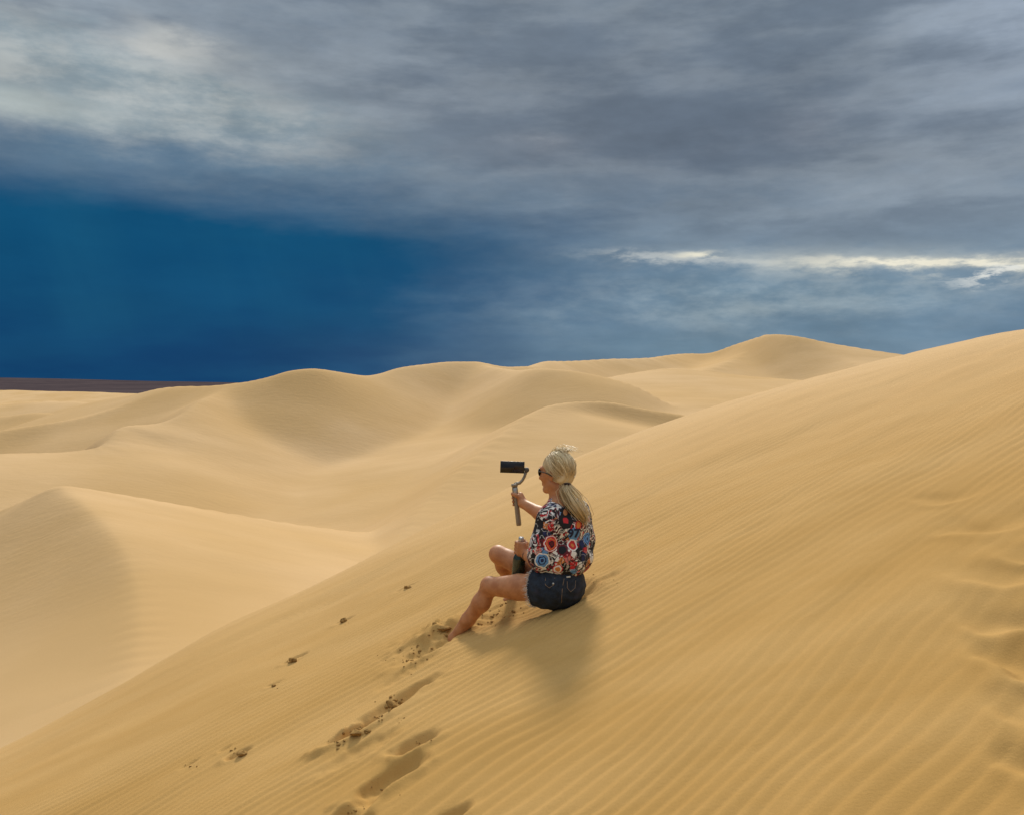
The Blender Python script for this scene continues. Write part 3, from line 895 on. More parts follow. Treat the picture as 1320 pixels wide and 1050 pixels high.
# head: skull, face, jaw, nose, lips, chin, ears
bd.ball(hp(-0.010, 0, 0.018), (0.090, 0.072, 0.088), HA, 0.02)
bd.ball(hp(0.030, 0, -0.030), (0.066, 0.062, 0.085), HA, 0.025)
bd.chain([hp(0.005, 0.050, -0.070), hp(0.068, 0.016, -0.104)], [0.024, 0.019], 0.02)
bd.chain([hp(0.005, -0.050, -0.070), hp(0.068, -0.016, -0.104)], [0.024, 0.019], 0.02)
bd.ball(hp(0.082, 0, -0.102), 0.019, None, 0.015)
bd.chain([hp(0.084, 0, 0.008), hp(0.104, 0, -0.024), hp(0.112, 0, -0.036)], [0.009, 0.011, 0.0125], 0.008)
bd.ball(hp(0.099, 0.012, -0.038), 0.009, None, 0.006); bd.ball(hp(0.099, -0.012, -0.038), 0.009, None, 0.006)
bd.chain([hp(0.090, -0.020, -0.067), hp(0.099, 0, -0.064), hp(0.090, 0.020, -0.067)], [0.0055, 0.0075, 0.0055], 0.005)
bd.chain([hp(0.089, -0.016, -0.075), hp(0.097, 0, -0.076), hp(0.089, 0.016, -0.075)], [0.0055, 0.0075, 0.0055], 0.004)
bd.chain([hp(0.078, -0.042, 0.020), hp(0.092, -0.015, 0.020), hp(0.092, 0.015, 0.020), hp(0.078, 0.042, 0.020)], [0.010, 0.012, 0.012, 0.010], 0.012)
for sg in (1, -1):
    bd.ball(hp(0.083, 0.032 * sg, 0.000), (0.010, 0.015, 0.011), HA, 0.004, cut=True)
    bd.ball(hp(0.072, 0.032 * sg, 0.000), 0.0125, None, 0.003)
    bd.ball(hp(0.066, 0.046 * sg, -0.030), (0.020, 0.014, 0.018), HA, 0.02)
    bd.ball(hp(-0.008, 0.078 * sg, -0.018), (0.018, 0.008, 0.031), HA, 0.006)


def grip(field, c, ax, out, rad, wrist, sgn, spread=0.0185, rf=0.0088, thumb_up=0.02):
    """a closed hand round a bar: c = centre of the grip, ax = bar direction, out = from bar to the wrist"""
    ax = nrm(ax); out = nrm(out - ax * (out @ ax)); tn = np.cross(ax, out) * sgn
    def at(phi, h_, r_): return c + ax * h_ + (out * math.cos(R(phi)) + tn * math.sin(R(phi))) * r_
    # palm
    field.cone(at(12, 0.026, rad + 0.016), at(12, -0.030, rad + 0.015), 0.017, 0.016, 0.012)
    field.cone(at(58, 0.030, rad + 0.012), at(58, -0.032, rad + 0.012), 0.014, 0.013, 0.012)
    field.chain([wrist, at(8, 0.0, rad + 0.020)], [0.025, 0.023], 0.02)
    lens = [232, 246, 240, 218]
    for i in range(4):
        h_ = 0.029 - i * spread
        e = lens[i]
        ph = [62, 62 + (e - 62) * 0.38, 62 + (e - 62) * 0.70, e]
        rr_ = [rad + 0.013, rad + 0.0135, rad + 0.011, rad + 0.0085]
        dz_ = [0, -0.001 * i, -0.0015 * i, -0.002 * i]
        field.chain([at(p, h_ + z_, r_) for p, r_, z_ in zip(ph, rr_, dz_)], [rf * 1.10, rf * 1.05, rf * 0.98, rf * 0.88], 0.0035)
    # thumb leaves the side of the palm and closes the other way
    field.chain([at(-5, 0.004, rad + 0.022), at(-52, 0.026, rad + 0.018), at(-98, 0.036, rad + 0.012), at(-138, 0.040, rad + 0.009)], [0.015, 0.0125, 0.0105, 0.0090], 0.005)


# gimbal handle axis and the right hand round it
g_top = P(663.5, 627, 5.545); g_bot = P(669.0, 677, 5.525)
g_ax = nrm(g_top - g_bot)
g_c = P(665.8, 643, 5.539)
grip(bd, g_c, g_ax, wrR - g_c, 0.0145, wrR, 1)
# bottle axis and the left hand round its neck
b_top = P(672.0, 692, 5.105); b_bot = P(667.0, 747, 5.135)
b_ax = nrm(b_top - b_bot)
b_c = P(671, 705, 5.115)
grip(bd, b_c, b_ax, wrL - b_c, 0.0150, wrL, -1)
body = bd.skin('body', m_skin, woman, 2)
body['label'] = 'tanned bare arms, legs and face'

# ------------------------------------------------------------------ denim shorts
so = Field((-0.02, 4.72, CZ - 1.42), (0.46, 5.36, CZ - 0.98), 0.0044)
so.ball(pelvis, (0.128, 0.178, 0.118), (fwd, left, upv), 0.03)
so.cone(hipL, hipR, 0.114, 0.114, 0.03)
so.chain([pelvis, waist], [0.130, 0.120], 0.03)
tL = nrm(kneeL - hipL); tR = nrm(kneeR - hipR)
so.chain([hipL, hipL + tL * 0.17], [0.102, 0.101], 0.02)
so.chain([hipR, hipR + tR * 0.17], [0.102, 0.101], 0.02)
hemL = hipL + tL * 0.082; hemR = hipR + tR * 0.165
X, Y, Z = so.xyz()
# creases fanning from the seat
so.d += (0.0028 * np.sin(X * 95 + Z * 60 + 2.0 * np.sin(Y * 31)) * np.sin(Z * 70 - Y * 40)).astype(np.float32)
for h_, t_ in ((hemL, tL), (hemR, tR)):
    d = (X - h_[0]) * t_[0] + (Y - h_[1]) * t_[1] + (Z - h_[2]) * t_[2]
    near_leg = ((X - h_[0]) ** 2 + (Y - h_[1]) ** 2 + (Z - h_[2]) ** 2) < 0.2 ** 2
    so.d = np.where(near_leg, np.maximum(so.d, d), so.d).astype(np.float32)
so.half(waist + upv * 0.02, upv)
shorts = so.skin('shorts', m_denim, woman, 2)
shorts['label'] = 'dark blue cut-off denim shorts with frayed hem'


def bvh(o):
    me = o.data
    return BVHTree.FromPolygons([v.co.copy() for v in me.vertices], [tuple(p.vertices) for p in me.polygons])


t_sh = bvh(shorts)
fray = Bag()
rg_ = random.Random(3)
for h_, t_ in ((hemL, tL), (hemR, tR)):
    u = nrm(np.cross(t_, upv)); v = np.cross(u, t_)
    for k in range(150):
        a = 2 * math.pi * k / 150 + rg_.uniform(-.03, .03)
        dr = u * math.cos(a) + v * math.sin(a)
        o_ = h_ - t_ * rg_.uniform(0.002, 0.012)
        hit = t_sh.ray_cast(Vector(o_ + dr * 0.3), Vector(-dr), 0.3)
        if hit[0] is None: continue
        p = np.array(hit[0]) + dr * 0.001
        L = rg_.uniform(0.006, 0.030)
        q1 = p + t_ * L * 0.5 + dr * rg_.uniform(-.002, .006) + np.array([rg_.uniform(-.004, .004), 0, -0.002])
        q2 = p + t_ * L + dr * rg_.uniform(-.008, .005) + np.array([rg_.uniform(-.008, .008), 0, -0.006])
        fray.add(tube([p, q1, q2], [0.0014, 0.0012, 0.0006], 3))
fo = fray.build('frayed_hem', m_thread, shorts)
fo['kind'] = 'stuff'
# back pocket stitching, side seam, rivet
seam = Bag()


def onto(tree, p, d, lift):
    hit = tree.ray_cast(Vector(p), Vector(d), 20.0)
    return None if hit[0] is None else np.array(hit[0]) + np.array(hit[1]) * lift


def sight(tree, px, py, lift=0.0015):
    """the point of a thing on the line of sight over (px,py)"""
    d = nrm(P(px, py, 5.0) - np.array([0, 0, CZ]))
    return onto(tree, np.array([0, 0, CZ]), d, lift)


for path in ([(727, 745), (725.5, 752), (724.5, 760), (724, 768), (723.5, 776)], [(731, 748), (731, 757), (735.5, 762), (741, 757), (742, 747)], [(703, 744), (703, 753), (708, 757), (714, 753), (715, 744)]):
    pts = [sight(t_sh, *p) for p in path]
    pts = [p for p in pts if p is not None]
    if len(pts) > 1: seam.add(tube(pts, 0.0013, 4))
seam.build('seam', m_copper, shorts)
p = sight(t_sh, 713, 751.5)
if p is not None:
    bt = Bag(); bt.add(lathe(p - nrm(p - pelvis) * 0.001, nrm(p - pelvis), [(0.006, 0), (0.006, 0.002), (0.003, 0.004)], 10)); bt.build('rivet', m_silver, shorts)
p = sight(t_sh, 732.5, 743)
if p is not None:
    d_ = nrm(p - pelvis); bt = Bag(); bt.add(rbox(p, (0.012, 0.004, 0.002), (nrm(np.cross(d_, upv)), upv, d_), 0.0008, 1)); bt.build('waist_label', m_thread, shorts)

# ------------------------------------------------------------------ loose printed shirt
sf = Field((0.02, 4.70, CZ - 1.25), (0.56, 5.48, CZ - 0.62), 0.0046)
backd = -fwd
hemc = P(726, 734, 5.04)
sf.ball(chest + backd * 0.015 - left * 0.012, (0.135, 0.168, 0.13), (fwd, left, upv), 0.04)
sf.ball(waist + backd * 0.004, (0.142, 0.178, 0.14), (fwd, left, upv), 0.05)
sf.ball(P(747, 690, 5.13), (0.088, 0.088, 0.105), None, 0.05)
sf.ball(P(724, 716, 5.05) + backd * 0.008, (0.148, 0.176, 0.125), (fwd, left, upv), 0.05)
sf.cone(shL, shR, 0.054, 0.066, 0.05)
sf.cone(shL * 0.6 + neck0 * 0.4, shR * 0.6 + neck0 * 0.4, 0.058, 0.058, 0.04)
sf.chain([neck0 - upv * 0.02, neck0 + upv * 0.008], [0.075, 0.064], 0.02)
# dropped sleeves
sf.chain([shL, shL * 0.45 + elL * 0.55, elL + upv * 0.02], [0.050, 0.064, 0.066], 0.05)
sf.chain([shR, shR * 0.4 + elR * 0.6], [0.066, 0.068], 0.04)
X, Y, Z = sf.xyz()
u_ = X * fwd[0] + Y * fwd[1]; v_ = X * left[0] + Y * left[1]
fold = 0.0045 * np.sin(v_ * 46 + 1.3 * np.sin(Z * 16) + Z * 14) * np.clip((CZ - 0.80 - Z) * 5.0, 0.15, 1.0) + 0.003 * np.sin(u_ * 52 + Z * 38 + 2 * np.sin(v_ * 20))
sf.d += fold.astype(np.float32)
# hem: wavy lower edge, lifted at the left, hanging lower at the right
hem_z = CZ - 1.105 + 0.030 * np.sin(v_ * 9 + 1.0) * 0.5 + 0.006 * np.sin(v_ * 40 + u_ * 30)
low = hem_z - Z
inner = -(sf.d + 0.011)
carve = np.where(Z < hem_z + 0.03, inner, -1.0)
sf.d = np.maximum(np.maximum(sf.d, low), carve).astype(np.float32)
# sleeve mouths
for (el_, sh_, k_) in ((elR, shR, 0.60), (elL + upv * 0.0, shL, 0.92)):
    t_ = nrm(el_ - sh_); p_ = sh_ + (el_ - sh_) * k_
    d = (X - p_[0]) * t_[0] + (Y - p_[1]) * t_[1] + (Z - p_[2]) * t_[2]
    nearm = ((X - p_[0]) ** 2 + (Y - p_[1]) ** 2 + (Z - p_[2]) ** 2) < 0.11 ** 2
    side_ok = ((X - chest[0]) * (sh_ - chest[0]) + (Y - chest[1]) * (sh_ - chest[1])) > 0 if False else nearm
    if k_ < 0.8: sf.d = np.where(side_ok, np.maximum(sf.d, d), sf.d).astype(np.float32)

m_shirt, nt, b = material('printed_cotton')
op = obj_pos(nt)
wv = nt.nodes.new('ShaderNodeTexNoise'); nt.links.new(op, wv.inputs['Vector']); wv.inputs['Scale'].default_value = 16; wv.inputs['Detail'].default_value = 2
vmx = nt.nodes.new('ShaderNodeVectorMath'); vmx.operation = 'MULTIPLY_ADD'
nt.links.new(wv.outputs['Color'], vmx.inputs[0]); vmx.inputs[1].default_value = (0.035, 0.035, 0.035); nt.links.new(op, vmx.inputs[2])
wp = vmx.outputs[0]


def voro(vec, scale, feature='F1'):
    n = nt.nodes.new('ShaderNodeTexVoronoi'); n.feature = feature; nt.links.new(vec, n.inputs['Vector']); n.inputs['Scale'].default_value = scale
    return n


def ramp(fac, stops):
    n = nt.nodes.new('ShaderNodeValToRGB'); n.color_ramp.interpolation = 'CONSTANT'
    el_ = n.color_ramp.elements
    while len(el_) < len(stops): el_.new(0.5)
    for e, (p_, c_) in zip(el_, stops): e.position = p_; e.color = (*c_, 1)
    nt.links.new(fac, n.inputs[0]); return n.outputs[0]


WHT, BLK, RED, DRD, ORG, BLU, NAV, PNK = (0.78, 0.78, 0.76), (0.008, 0.008, 0.012), (0.54, 0.024, 0.032), (0.12, 0.008, 0.016), (0.62, 0.22, 0.055), (0.12, 0.30, 0.62), (0.015, 0.022, 0.085), (0.62, 0.20, 0.18)
v1 = voro(wp, 24.0); sc1 = nt.nodes.new('ShaderNodeSeparateColor'); nt.links.new(v1.outputs['Color'], sc1.inputs[0])
blocks = ramp(sc1.outputs[0], [(0.0, BLK), (0.36, WHT), (0.48, RED), (0.64, DRD), (0.76, ORG), (0.83, BLU), (0.89, NAV), (0.95, PNK)])
v2 = voro(wp, 30.0, 'DISTANCE_TO_EDGE'); e2 = S(nt, v2.outputs['Distance'])
v3 = voro(op, 52.0); sc3 = nt.nodes.new('ShaderNodeSeparateColor'); nt.links.new(v3.outputs['Color'], sc3.inputs[0])
str_ = (noise(nt, wp, 15.0, 1.0, 0.5) * 7.0)._m('FRACT')
small = mixc(nt, str_.step(0.60, 0.66), ramp(sc3.outputs[1], [(0.0, BLK), (0.62, DRD), (0.80, RED)]), WHT)
pick = noise(nt, op, 11.0, 1.0, 0.5).step(0.47, 0.53)
c = mixc(nt, pick, blocks, small)
wavy = noise(nt, wp, 26.0, 1.0, 0.4)
line = ((wavy - 0.5).abs()).step(0.012, 0.030, 1.0, 0.0)
c = mixc(nt, line * 0.55, c, WHT)
c = mixc(nt, e2.step(0.030, 0.060, 1.0, 0.0) * 0.85, c, BLK)
EMBLEMS = []                                             # filled from points found on the cloth below
shirt = sf.skin('shirt', m_shirt, woman, 2)
shirt['label'] = 'loose short-sleeved shirt with red, white, black and blue graffiti print'
t_st = bvh(shirt)
rings = [((711, 700), 0.046, [(0.0, DRD), (0.22, BLK), (0.36, RED), (0.52, ORG), (0.66, RED), (0.80, WHT), (0.90, RED)]),
         ((699, 722), 0.044, [(0.0, NAV), (0.20, BLU), (0.40, NAV), (0.55, BLU), (0.82, WHT)]),
         ((757, 694), 0.036, [(0.0, NAV), (0.25, BLU), (0.60, NAV), (0.72, BLU)]),
         ((741, 688), 0.040, [(0.0, BLU)]), ((729, 670), 0.046, [(0.0, RED), (0.40, BLK)]), ((725, 708), 0.034, [(0.0, BLK), (0.7, DRD)]),
         ((738, 702), 0.034, [(0.0, ORG), (0.35, RED), (0.75, WHT)]), ((746, 676), 0.026, [(0.0, ORG), (0.6, RED)]), ((719, 733), 0.030, [(0.0, ORG), (0.5, WHT), (0.8, RED)])]
for (pp, rad_, stops) in rings:
    p = sight(t_st, *pp, lift=0)
    if p is None: continue
    dn = nt.nodes.new('ShaderNodeVectorMath'); dn.operation = 'DISTANCE'
    nt.links.new(op, dn.inputs[0]); dn.inputs[1].default_value = tuple(p - 0.0)
    wob = noise(nt, op, 45.0, 1.0, 0.5)
    d = S(nt, dn.outputs['Value']) * (1.0 / rad_) + (wob - 0.5) * 0.45
    c = mixc(nt, d.step(0.97, 1.0, 1.0, 0.0), c, ramp(d.k, stops) if len(stops) > 1 else stops[0][1])
nt.links.new(c, b.inputs['Base Color']); b.inputs['Roughness'].default_value = 0.85
f2 = noise(nt, op, 28.0, 3.0, 0.5); bump(nt, b, f2, 0.35, 0.006)


def lettering(txt, px, py, size, mat, tree, parent, name):
    """printed characters lying on the cloth"""
    cu = bpy.data.curves.new(name, 'FONT'); cu.body = txt; cu.size = 1.0; cu.align_x = 'CENTER'; cu.align_y = 'CENTER'; cu.offset = 0.035; cu.resolution_u = 3
    tmp = bpy.data.objects.new(name, cu); COL.objects.link(tmp)
    dg = bpy.context.evaluated_depsgraph_get()
    me = bpy.data.meshes.new_from_object(tmp.evaluated_get(dg))
    COL.objects.unlink(tmp); bpy.data.objects.remove(tmp)
    bm = bmesh.new(); bm.from_mesh(me)
    bmesh.ops.triangulate(bm, faces=bm.faces[:])
    bmesh.ops.subdivide_edges(bm, edges=bm.edges[:], cuts=2, use_grid_fill=True)
    V, ok = [], True
    for v in bm.verts:
        q = sight(tree, px + v.co.x * size, py - v.co.y * size, 0.0022)
        if q is None: q = np.array([0, 0, 0]); ok = False
        V.append(q)
    bm.verts.index_update()
    Fs = [tuple(v.index for v in f_.verts) for f_ in bm.faces]
    bm.free()
    if ok: return mesh_obj(name, V, Fs, mat, parent, False)


m_print = plain('navy_print', (0.012, 0.018, 0.060), 0.85, 0.2, 80)
lettering('97', 739.5, 687.0, 15.0, m_print, t_st, shirt, 'printed_number')

# ------------------------------------------------------------------ hair: a cap drawn back into a low ponytail
hr = Field(hc - 0.19, hc + 0.19, 0.004)
hr.ball(hp(-0.014, 0, 0.020), (0.097, 0.079, 0.094), HA, 0.01)
hr.ball(hp(-0.058, 0.016, -0.036), (0.040, 0.050, 0.048), HA, 0.03)
hr.half(hp(0.052, 0, 0.02), hf * 0.82 - hu * 0.57)        # free the face
X, Y, Z = hr.xyz()
hr.d += (0.0022 * np.sin(((X - hc[0]) * hl[0] + (Y - hc[1]) * hl[1]) * 210 + (Z - hc[2]) * 60)).astype(np.float32)
hair = hr.skin('hair', m_hair, woman, 1)
hair['label'] = 'blonde hair drawn back into a low ponytail'
tie_p = hp(-0.076, 0.030, -0.068)
p1 = P(730, 634, 4.985); p2 = P(738, 648, 4.965); p3 = P(750, 665, 4.965)
pony = Field(np.minimum(tie_p, p3) - 0.09, np.maximum(tie_p, p3) + 0.09, 0.004)
pony.chain([tie_p, p1, p2, p3, p3 + (p3 - p2) * 0.25], [0.013, 0.019, 0.021, 0.013, 0.004], 0.02)
po = pony.skin('ponytail', m_hair, hair, 1)
strands = Bag()
rs = random.Random(5)


def skullpt(v, lift):
    v = nrm(v); c0 = hp(-0.014, 0, 0.020)
    return c0 + hf * v[0] * (0.098 + lift) + hl * v[1] * (0.080 + lift) + hu * v[2] * (0.095 + lift)


tv = np.array([-0.62, 0.34, -0.70])
for k in range(520):
    # starts along the hairline and the crown, all run back to the tie
    a = rs.uniform(-2.2, 2.2)
    s0 = nrm(np.array([rs.uniform(0.25, 0.62), math.sin(a) * 0.9, max(-0.25, math.cos(a)) * 0.9 + 0.1]))
    s1 = nrm(tv + np.array([0, rs.uniform(-.28, .28), rs.uniform(-.25, .25)]))
    t0 = rs.uniform(0, 0.5); lift = rs.uniform(0.0005, 0.004) + (rs.uniform(0.003, 0.012) if rs.random() < 0.16 else 0)
    pts = []
    om = math.acos(max(-0.999, min(0.999, s0 @ s1)))
    for i in range(8):
        t = t0 + (1 - t0) * i / 7
        q = (math.sin((1 - t) * om) * s0 + math.sin(t * om) * s1) / math.sin(om)
        pts.append(skullpt(q, lift * (0.4 + 0.6 * math.sin(math.pi * min(1, i / 6))) + 0.0008 * math.sin(i * 1.3 + k)))
    strands.add(tube(pts, [0.0008] + [0.0019] * 6 + [0.001], 3, False))
for k in range(230):
    o_ = np.array([rs.gauss(0, .011), rs.gauss(0, .011), rs.gauss(0, .008)])
    e_ = p3 + (p3 - p2) * rs.uniform(0.0, 0.55) + np.array([rs.gauss(0, .013), rs.gauss(0, .013), rs.gauss(0, .010)])
    strands.add(tube([tie_p + o_ * 0.6, p1 + o_ * 1.9, p2 + o_ * 2.5, p3 + o_ * 1.9, e_], [0.0012, 0.0018, 0.0018, 0.0014, 0.0004], 3, False))
for k in range(130):                                        # wisps lifted by the wind
    s0 = nrm(np.array([rs.uniform(-0.5, 0.5), rs.uniform(-0.6, 0.4), 1.0]))
    b0 = skullpt(s0, 0.0); w_ = np.array([rs.uniform(0.2, 1.0), rs.uniform(-0.5, 0.2), rs.uniform(-0.05, 0.45)]) * rs.uniform(0.03, 0.10)
    strands.add(tube([b0, b0 + hu * 0.008 + w_ * 0.35, b0 + hu * 0.010 + w_ * 0.75, b0 + w_ * 1.1 - hu * 0.006], [0.0013, 0.0012, 0.0009, 0.0004], 3, False))
strands.build('hair_strands', m_hair, hair)
tb = Bag()
ta = nrm(p1 - tie_p); u = nrm(np.cross(ta, upv)); v = np.cross(u, ta)
ringp = [tie_p + ta * 0.004 + (u * math.cos(a) + v * math.sin(a)) * 0.0185 for a in np.linspace(0, 2 * math.pi, 17)]
tb.add(tube(ringp, 0.0068, 6, False)); tb.build('hair_tie', m_tie, hair)

# dark glasses
gl = Bag()
for sg in (1, -1):
    ring_ = [hp(0.098 - 0.012 * abs(math.cos(a)) * 0.6 - 0.004, (0.033 + 0.026 * math.cos(a)) * sg, 0.000 + 0.021 * math.sin(a)) for a in np.linspace(0, 2 * math.pi, 15)]
    gl.add(tube(ring_, 0.0032, 5, False))
    gl.add(tube([hp(0.086, 0.061 * sg, 0.006), hp(0.060, 0.078 * sg, 0.006), hp(0.010, 0.087 * sg, -0.004), hp(-0.020, 0.088 * sg, -0.020)], [0.0038, 0.0036, 0.003, 0.0028], 5))
gl.add(tube([hp(0.094, 0.008, 0.006), hp(0.097, 0, 0.008), hp(0.094, -0.008, 0.006)], 0.0026, 5))
glasses = gl.build('glasses', m_black, woman)
lb = Bag()
for sg in (1, -1):
    cen = len(lb.V)
    ring_ = [hp(0.097 - 0.012 * abs(math.cos(a)) * 0.6 - 0.004, (0.033 + 0.026 * math.cos(a)) * sg, 0.021 * math.sin(a)) for a in np.linspace(0, 2 * math.pi, 15)[:-1]]
    rim2 = [q - hf * 0.002 for q in ring_]
    n_ = len(ring_)
    lb.add((ring_ + rim2, [tuple(range(n_)), tuple(range(2 * n_ - 1, n_ - 1, -1))] + [(i, n_ + i, n_ + (i + 1) % n_, (i + 1) % n_) for i in range(n_)]))
lb.build('lens', m_screen, glasses, False)

# bracelets and watch on the left wrist
wa = nrm(wrL - elL); u = nrm(np.cross(wa, upv)); v = np.cross(u, wa)
br = Bag(); wc = wrL - wa * 0.012
br.add(tube([wc + (u * math.cos(a) + v * math.sin(a)) * 0.0292 for a in np.linspace(0, 2 * math.pi, 19)], 0.0048, 6, False))
watch = br.build('wristwatch', m_black, woman)
wd = Bag(); o_ = nrm(u * 0.3 + v * 0.95)
if (o_ @ np.array([0, -1, 0.6])) < 0: o_ = -o_
wd.add(lathe(wc + o_ * 0.027, o_, [(0.015, 0), (0.016, 0.004), (0.014, 0.007), (0.012, 0.0072)], 14)); wd.build('watch_case', m_silver, watch)

# ------------------------------------------------------------------ handheld stabiliser, phone, bottle
gim = empty('phone_gimbal', Vector(g_bot))
tag(gim, 'grey handheld phone stabiliser gripped in her raised hand', 'gimbal')
h = Bag(); L = np.linalg.norm(g_top - g_bot)
h.add(lathe(g_bot, g_ax, [(0.012, 0), (0.0155, 0.004), (0.0165, 0.02), (0.0155, L * 0.5), (0.0160, L * 0.72), (0.0185, L * 0.92), (0.0165, L)], 16))
h.build('handle', m_grey, gim)
side = nrm(np.cross(g_ax, [0, 1, 0])); fr = np.cross(side, g_ax)
if side[0] < 0: side = -side
c_ = g_bot + g_ax * (L * 0.90) - np.array([0, 1, 0]) * 0.015
h = Bag(); h.add(rbox(c_, (0.010, 0.004, 0.016), (side, np.array([0, 1.0, 0]), g_ax), 0.002)); h.build('control_panel', m_silver, gim)
h = Bag(); h.add(lathe(g_top, g_ax, [(0.014, 0), (0.020, 0.002), (0.021, 0.016), (0.017, 0.020)], 16)); pm = h.build('pan_motor', m_grey, gim)
j0 = g_top + g_ax * 0.016
j1 = P(670, 622, 5.55); j2 = P(676, 614, 5.56); j3 = P(679, 605, 5.56)
h = Bag(); h.add(tube([j0, P(667, 622.5, 5.548), j1, P(673.5, 618.5, 5.555), j2, j3], [0.010, 0.011, 0.010, 0.009, 0.009, 0.010], 8)); h.build('arm', m_grey, gim)
h = Bag(); h.add(lathe(j3 + np.array([0.0, 0.012, 0]), (0, -1, 0), [(0.014, 0), (0.0155, 0.003), (0.0155, 0.024), (0.012, 0.028)], 16)); h.build('roll_motor', m_dgrey, gim)
pc = P(660.5, 601.5, 5.54)
pa = nrm(np.array([1.0, 0.10, -0.045])); pb = nrm(np.cross(np.array([0.02, -1.0, 0.08]), pa)); pn = np.cross(pa, pb)
if pb[2] < 0: pb = -pb
pn = np.cross(pb, pa)
pn = pn if pn[1] < 0 else -pn
h = Bag()
h.add(rbox(pc - pn * 0.012, (0.026, 0.030, 0.005), (pa, pb, pn), 0.002))
h.add(tube([pc - pn * 0.015 + pa * 0.02, pc - pn * 0.018 + pa * 0.06, j3 + np.array([0, 0.010, 0])], 0.007, 8))
h.build('phone_clamp', m_dgrey, gim)
ph = empty('smartphone', Vector(pc - pb * 0.036))
tag(ph, 'black smartphone held sideways on the stabiliser', 'phone')
h = Bag(); h.add(rbox(pc, (0.0755, 0.0365, 0.0042), (pa, pb, pn), 0.003, 3)); h.build('case', m_black, ph)
h = Bag(); h.add(rbox(pc + pn * 0.0040, (0.0720, 0.0335, 0.0008), (pa, pb, pn), 0.0005, 1)); h.build('screen', m_screen, ph)

bo = empty('bottle', Vector(b_bot))
tag(bo, 'dark green bottle with silver neck held in her lap', 'bottle')
L = np.linalg.norm(b_top - b_bot)
h = Bag()
h.add(lathe(b_bot, b_ax, [(0.026, 0), (0.0350, 0.004), (0.0365, 0.012), (0.0365, L * 0.50), (0.0310, L * 0.58), (0.0185, L * 0.66), (0.0145, L * 0.70), (0.0140, L * 0.90)], 20))
h.build('glass', m_glassg, bo)
h = Bag(); h.add(lathe(b_bot + b_ax * (L * 0.86), b_ax, [(0.0150, 0), (0.0158, 0.002), (0.0158, L * 0.13), (0.0135, L * 0.15)], 16)); h.build('cap', m_silver, bo)

# ------------------------------------------------------------------ clods of sand and crumbs, their backlit shade put into the colour
m_clod, nt, b = material('shaded_sand_clod')
op = geo_pos(nt)
f = noise(nt, op, 70.0, 5.0, 0.65); f2 = noise(nt, op, 600.0, 2.0, 0.6)
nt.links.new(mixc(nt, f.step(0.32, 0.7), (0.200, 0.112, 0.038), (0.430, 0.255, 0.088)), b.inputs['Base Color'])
b.inputs['Roughness'].default_value = 1.0
b.inputs['Specular IOR Level'].default_value = 0.05
bump(nt, b, f + f2 * 0.5, 0.6, 0.004)


def floor_at(px, py):
    """the sand, with its ripples and dents, under the line of sight over (px,py)"""
    ys = np.linspace(1.6, 9.5, 1600); x = (px - HX) / F * ys
    d = near_smooth(x, ys) - (CZ + (HY - py) / F * ys)
    k = int(np.argmax(d > 0))
    ys = np.linspace(ys[max(k - 40, 0)], ys[min(k + 60, 1599)], 300); x = (px - HX) / F * ys
    z = near_smooth(x, ys) + near_detail(x, ys)
    d = z - (CZ + (HY - py) / F * ys)
    k = int(np.argmax(d > 0))
    return np.array([x[k], ys[k], z[k]])


def lump(c, r, seed, sub=2, rough=0.5):
    rr_ = np.random.default_rng(seed)
    bm = bmesh.new(); bmesh.ops.create_icosphere(bm, subdivisions=sub, radius=1.0)
    k1 = rr_.normal(size=(5, 3)); ph_ = rr_.uniform(0, 6.28, 5)
    cuts = [(nrm(rr_.normal(size=3)), rr_.uniform(0.42, 0.80)) for _ in range(9)]
    V = []
    for v in bm.verts:
        p = np.array(v.co)
        p = p * (1 + rough * 0.4 * sum(math.sin(k1[i] @ p * 2.2 + ph_[i]) for i in range(5)) / 2.2)
        for n_, h_ in cuts:                                # broken faces
            q = p @ n_
            if q > h_: p = p - n_ * (q - h_) * 0.9
        V.append(np.asarray(c) + p * np.asarray(r))
    bm.verts.index_update()
    Fs = [tuple(v.index for v in f_.verts) for f_ in bm.faces]
    bm.free()
    return V, Fs


def clod(px, py, r, seed, label, extra=(), group='clods of sand on the dune'):
    c = floor_at(px, py)
    bag = Bag(); r = tuple(v * 1.25 for v in r)
    bag.add(lump(c + np.array([0, 0, r[2] * 0.30]), r, seed, 3))
    o = bag.build('sand_clod', m_clod, None, False)
    tag(o, label, 'sand clod', group)
    return o


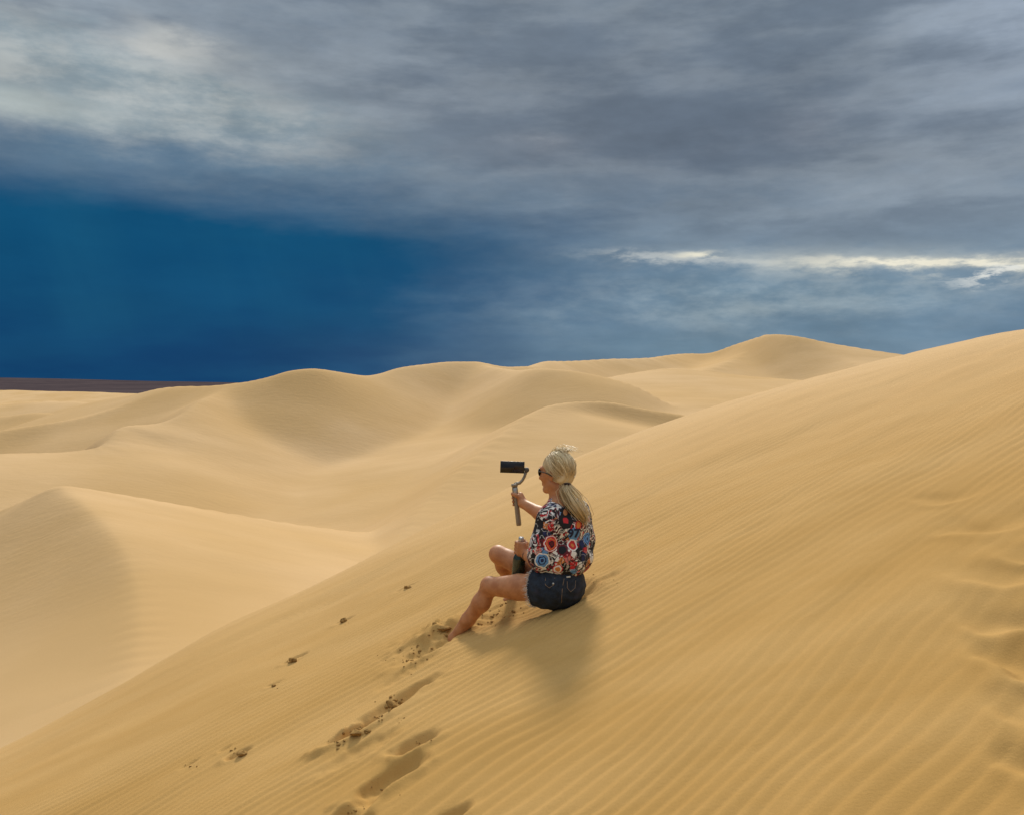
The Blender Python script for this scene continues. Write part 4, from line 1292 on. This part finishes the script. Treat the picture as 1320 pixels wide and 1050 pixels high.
clod(525, 757, (0.030, 0.018, 0.013), 1, 'small dark sand clod nearest the dune edge, left of the far knee')
clod(443, 800, (0.026, 0.018, 0.017), 2, 'brown broken sand clod, second in the row going down left from the knees')
clod(378, 852, (0.024, 0.018, 0.021), 3, 'dark wedge-shaped sand clod, third in the row down the slope')
clod(353, 884, (0.014, 0.011, 0.011), 4, 'tiny dark sand clod just below the wedge-shaped one')
clod(310, 972, (0.026, 0.018, 0.012), 5, 'flat dark sand clod lowest and farthest left on the slope')
clod(507, 911, (0.032, 0.022, 0.020), 6, 'crumbly dark sand clod lying in the long footstep hollow')
clod(457, 947, (0.030, 0.020, 0.020), 7, 'crumbly dark sand clod at the lower end of the long footstep hollow')
clod(573, 812, (0.034, 0.026, 0.024), 8, 'brown sand clod pushed up against the buried foot')

crumbs = Bag()
rc = random.Random(21)
SPOTS = [(568, 812, 16, 8, 46, 0.011), (545, 842, 20, 10, 46, 0.007), (520, 852, 18, 8, 30, 0.006), (508, 905, 12, 7, 34, 0.010), (488, 928, 10, 6, 16, 0.008), (458, 944, 12, 6, 34, 0.010), (436, 956, 10, 6, 18, 0.006),
         (640, 796, 18, 9, 40, 0.008), (655, 784, 14, 8, 26, 0.008), (300, 968, 9, 4, 14, 0.005), (246, 986, 9, 2, 9, 0.005), (515, 928, 8, 4, 10, 0.006), (540, 958, 12, 6, 12, 0.004), (500, 1010, 16, 12, 18, 0.004),
         (525, 757, 8, 4, 8, 0.005), (444, 800, 7, 5, 10, 0.006), (378, 853, 7, 5, 8, 0.005), (455, 1045, 16, 6, 14, 0.006), (780, 748, 22, 6, 26, 0.005), (353, 886, 8, 3, 6, 0.004)]
for (px, py, sx_, sy_, n_, r_) in SPOTS:
    for k in range(int(n_ * 0.5)):
        c = floor_at(px + rc.gauss(0, sx_ * 0.6), py + rc.gauss(0, sy_ * 0.6))
        q = r_ * rc.choice((0.5, 0.7, 1.0, 1.6)) * rc.uniform(0.7, 1.1)
        crumbs.add(lump(c + np.array([0, 0, q * 0.1]), (q * rc.uniform(0.8, 1.4), q * rc.uniform(0.8, 1.3), q * rc.uniform(0.6, 1.0)), rc.randrange(99999), 1))
co = crumbs.build('sand_crumbs', m_clod, None, False)
tag(co, 'loose brown crumbs of sand scattered along the trail of footsteps', 'sand', None, 'stuff')
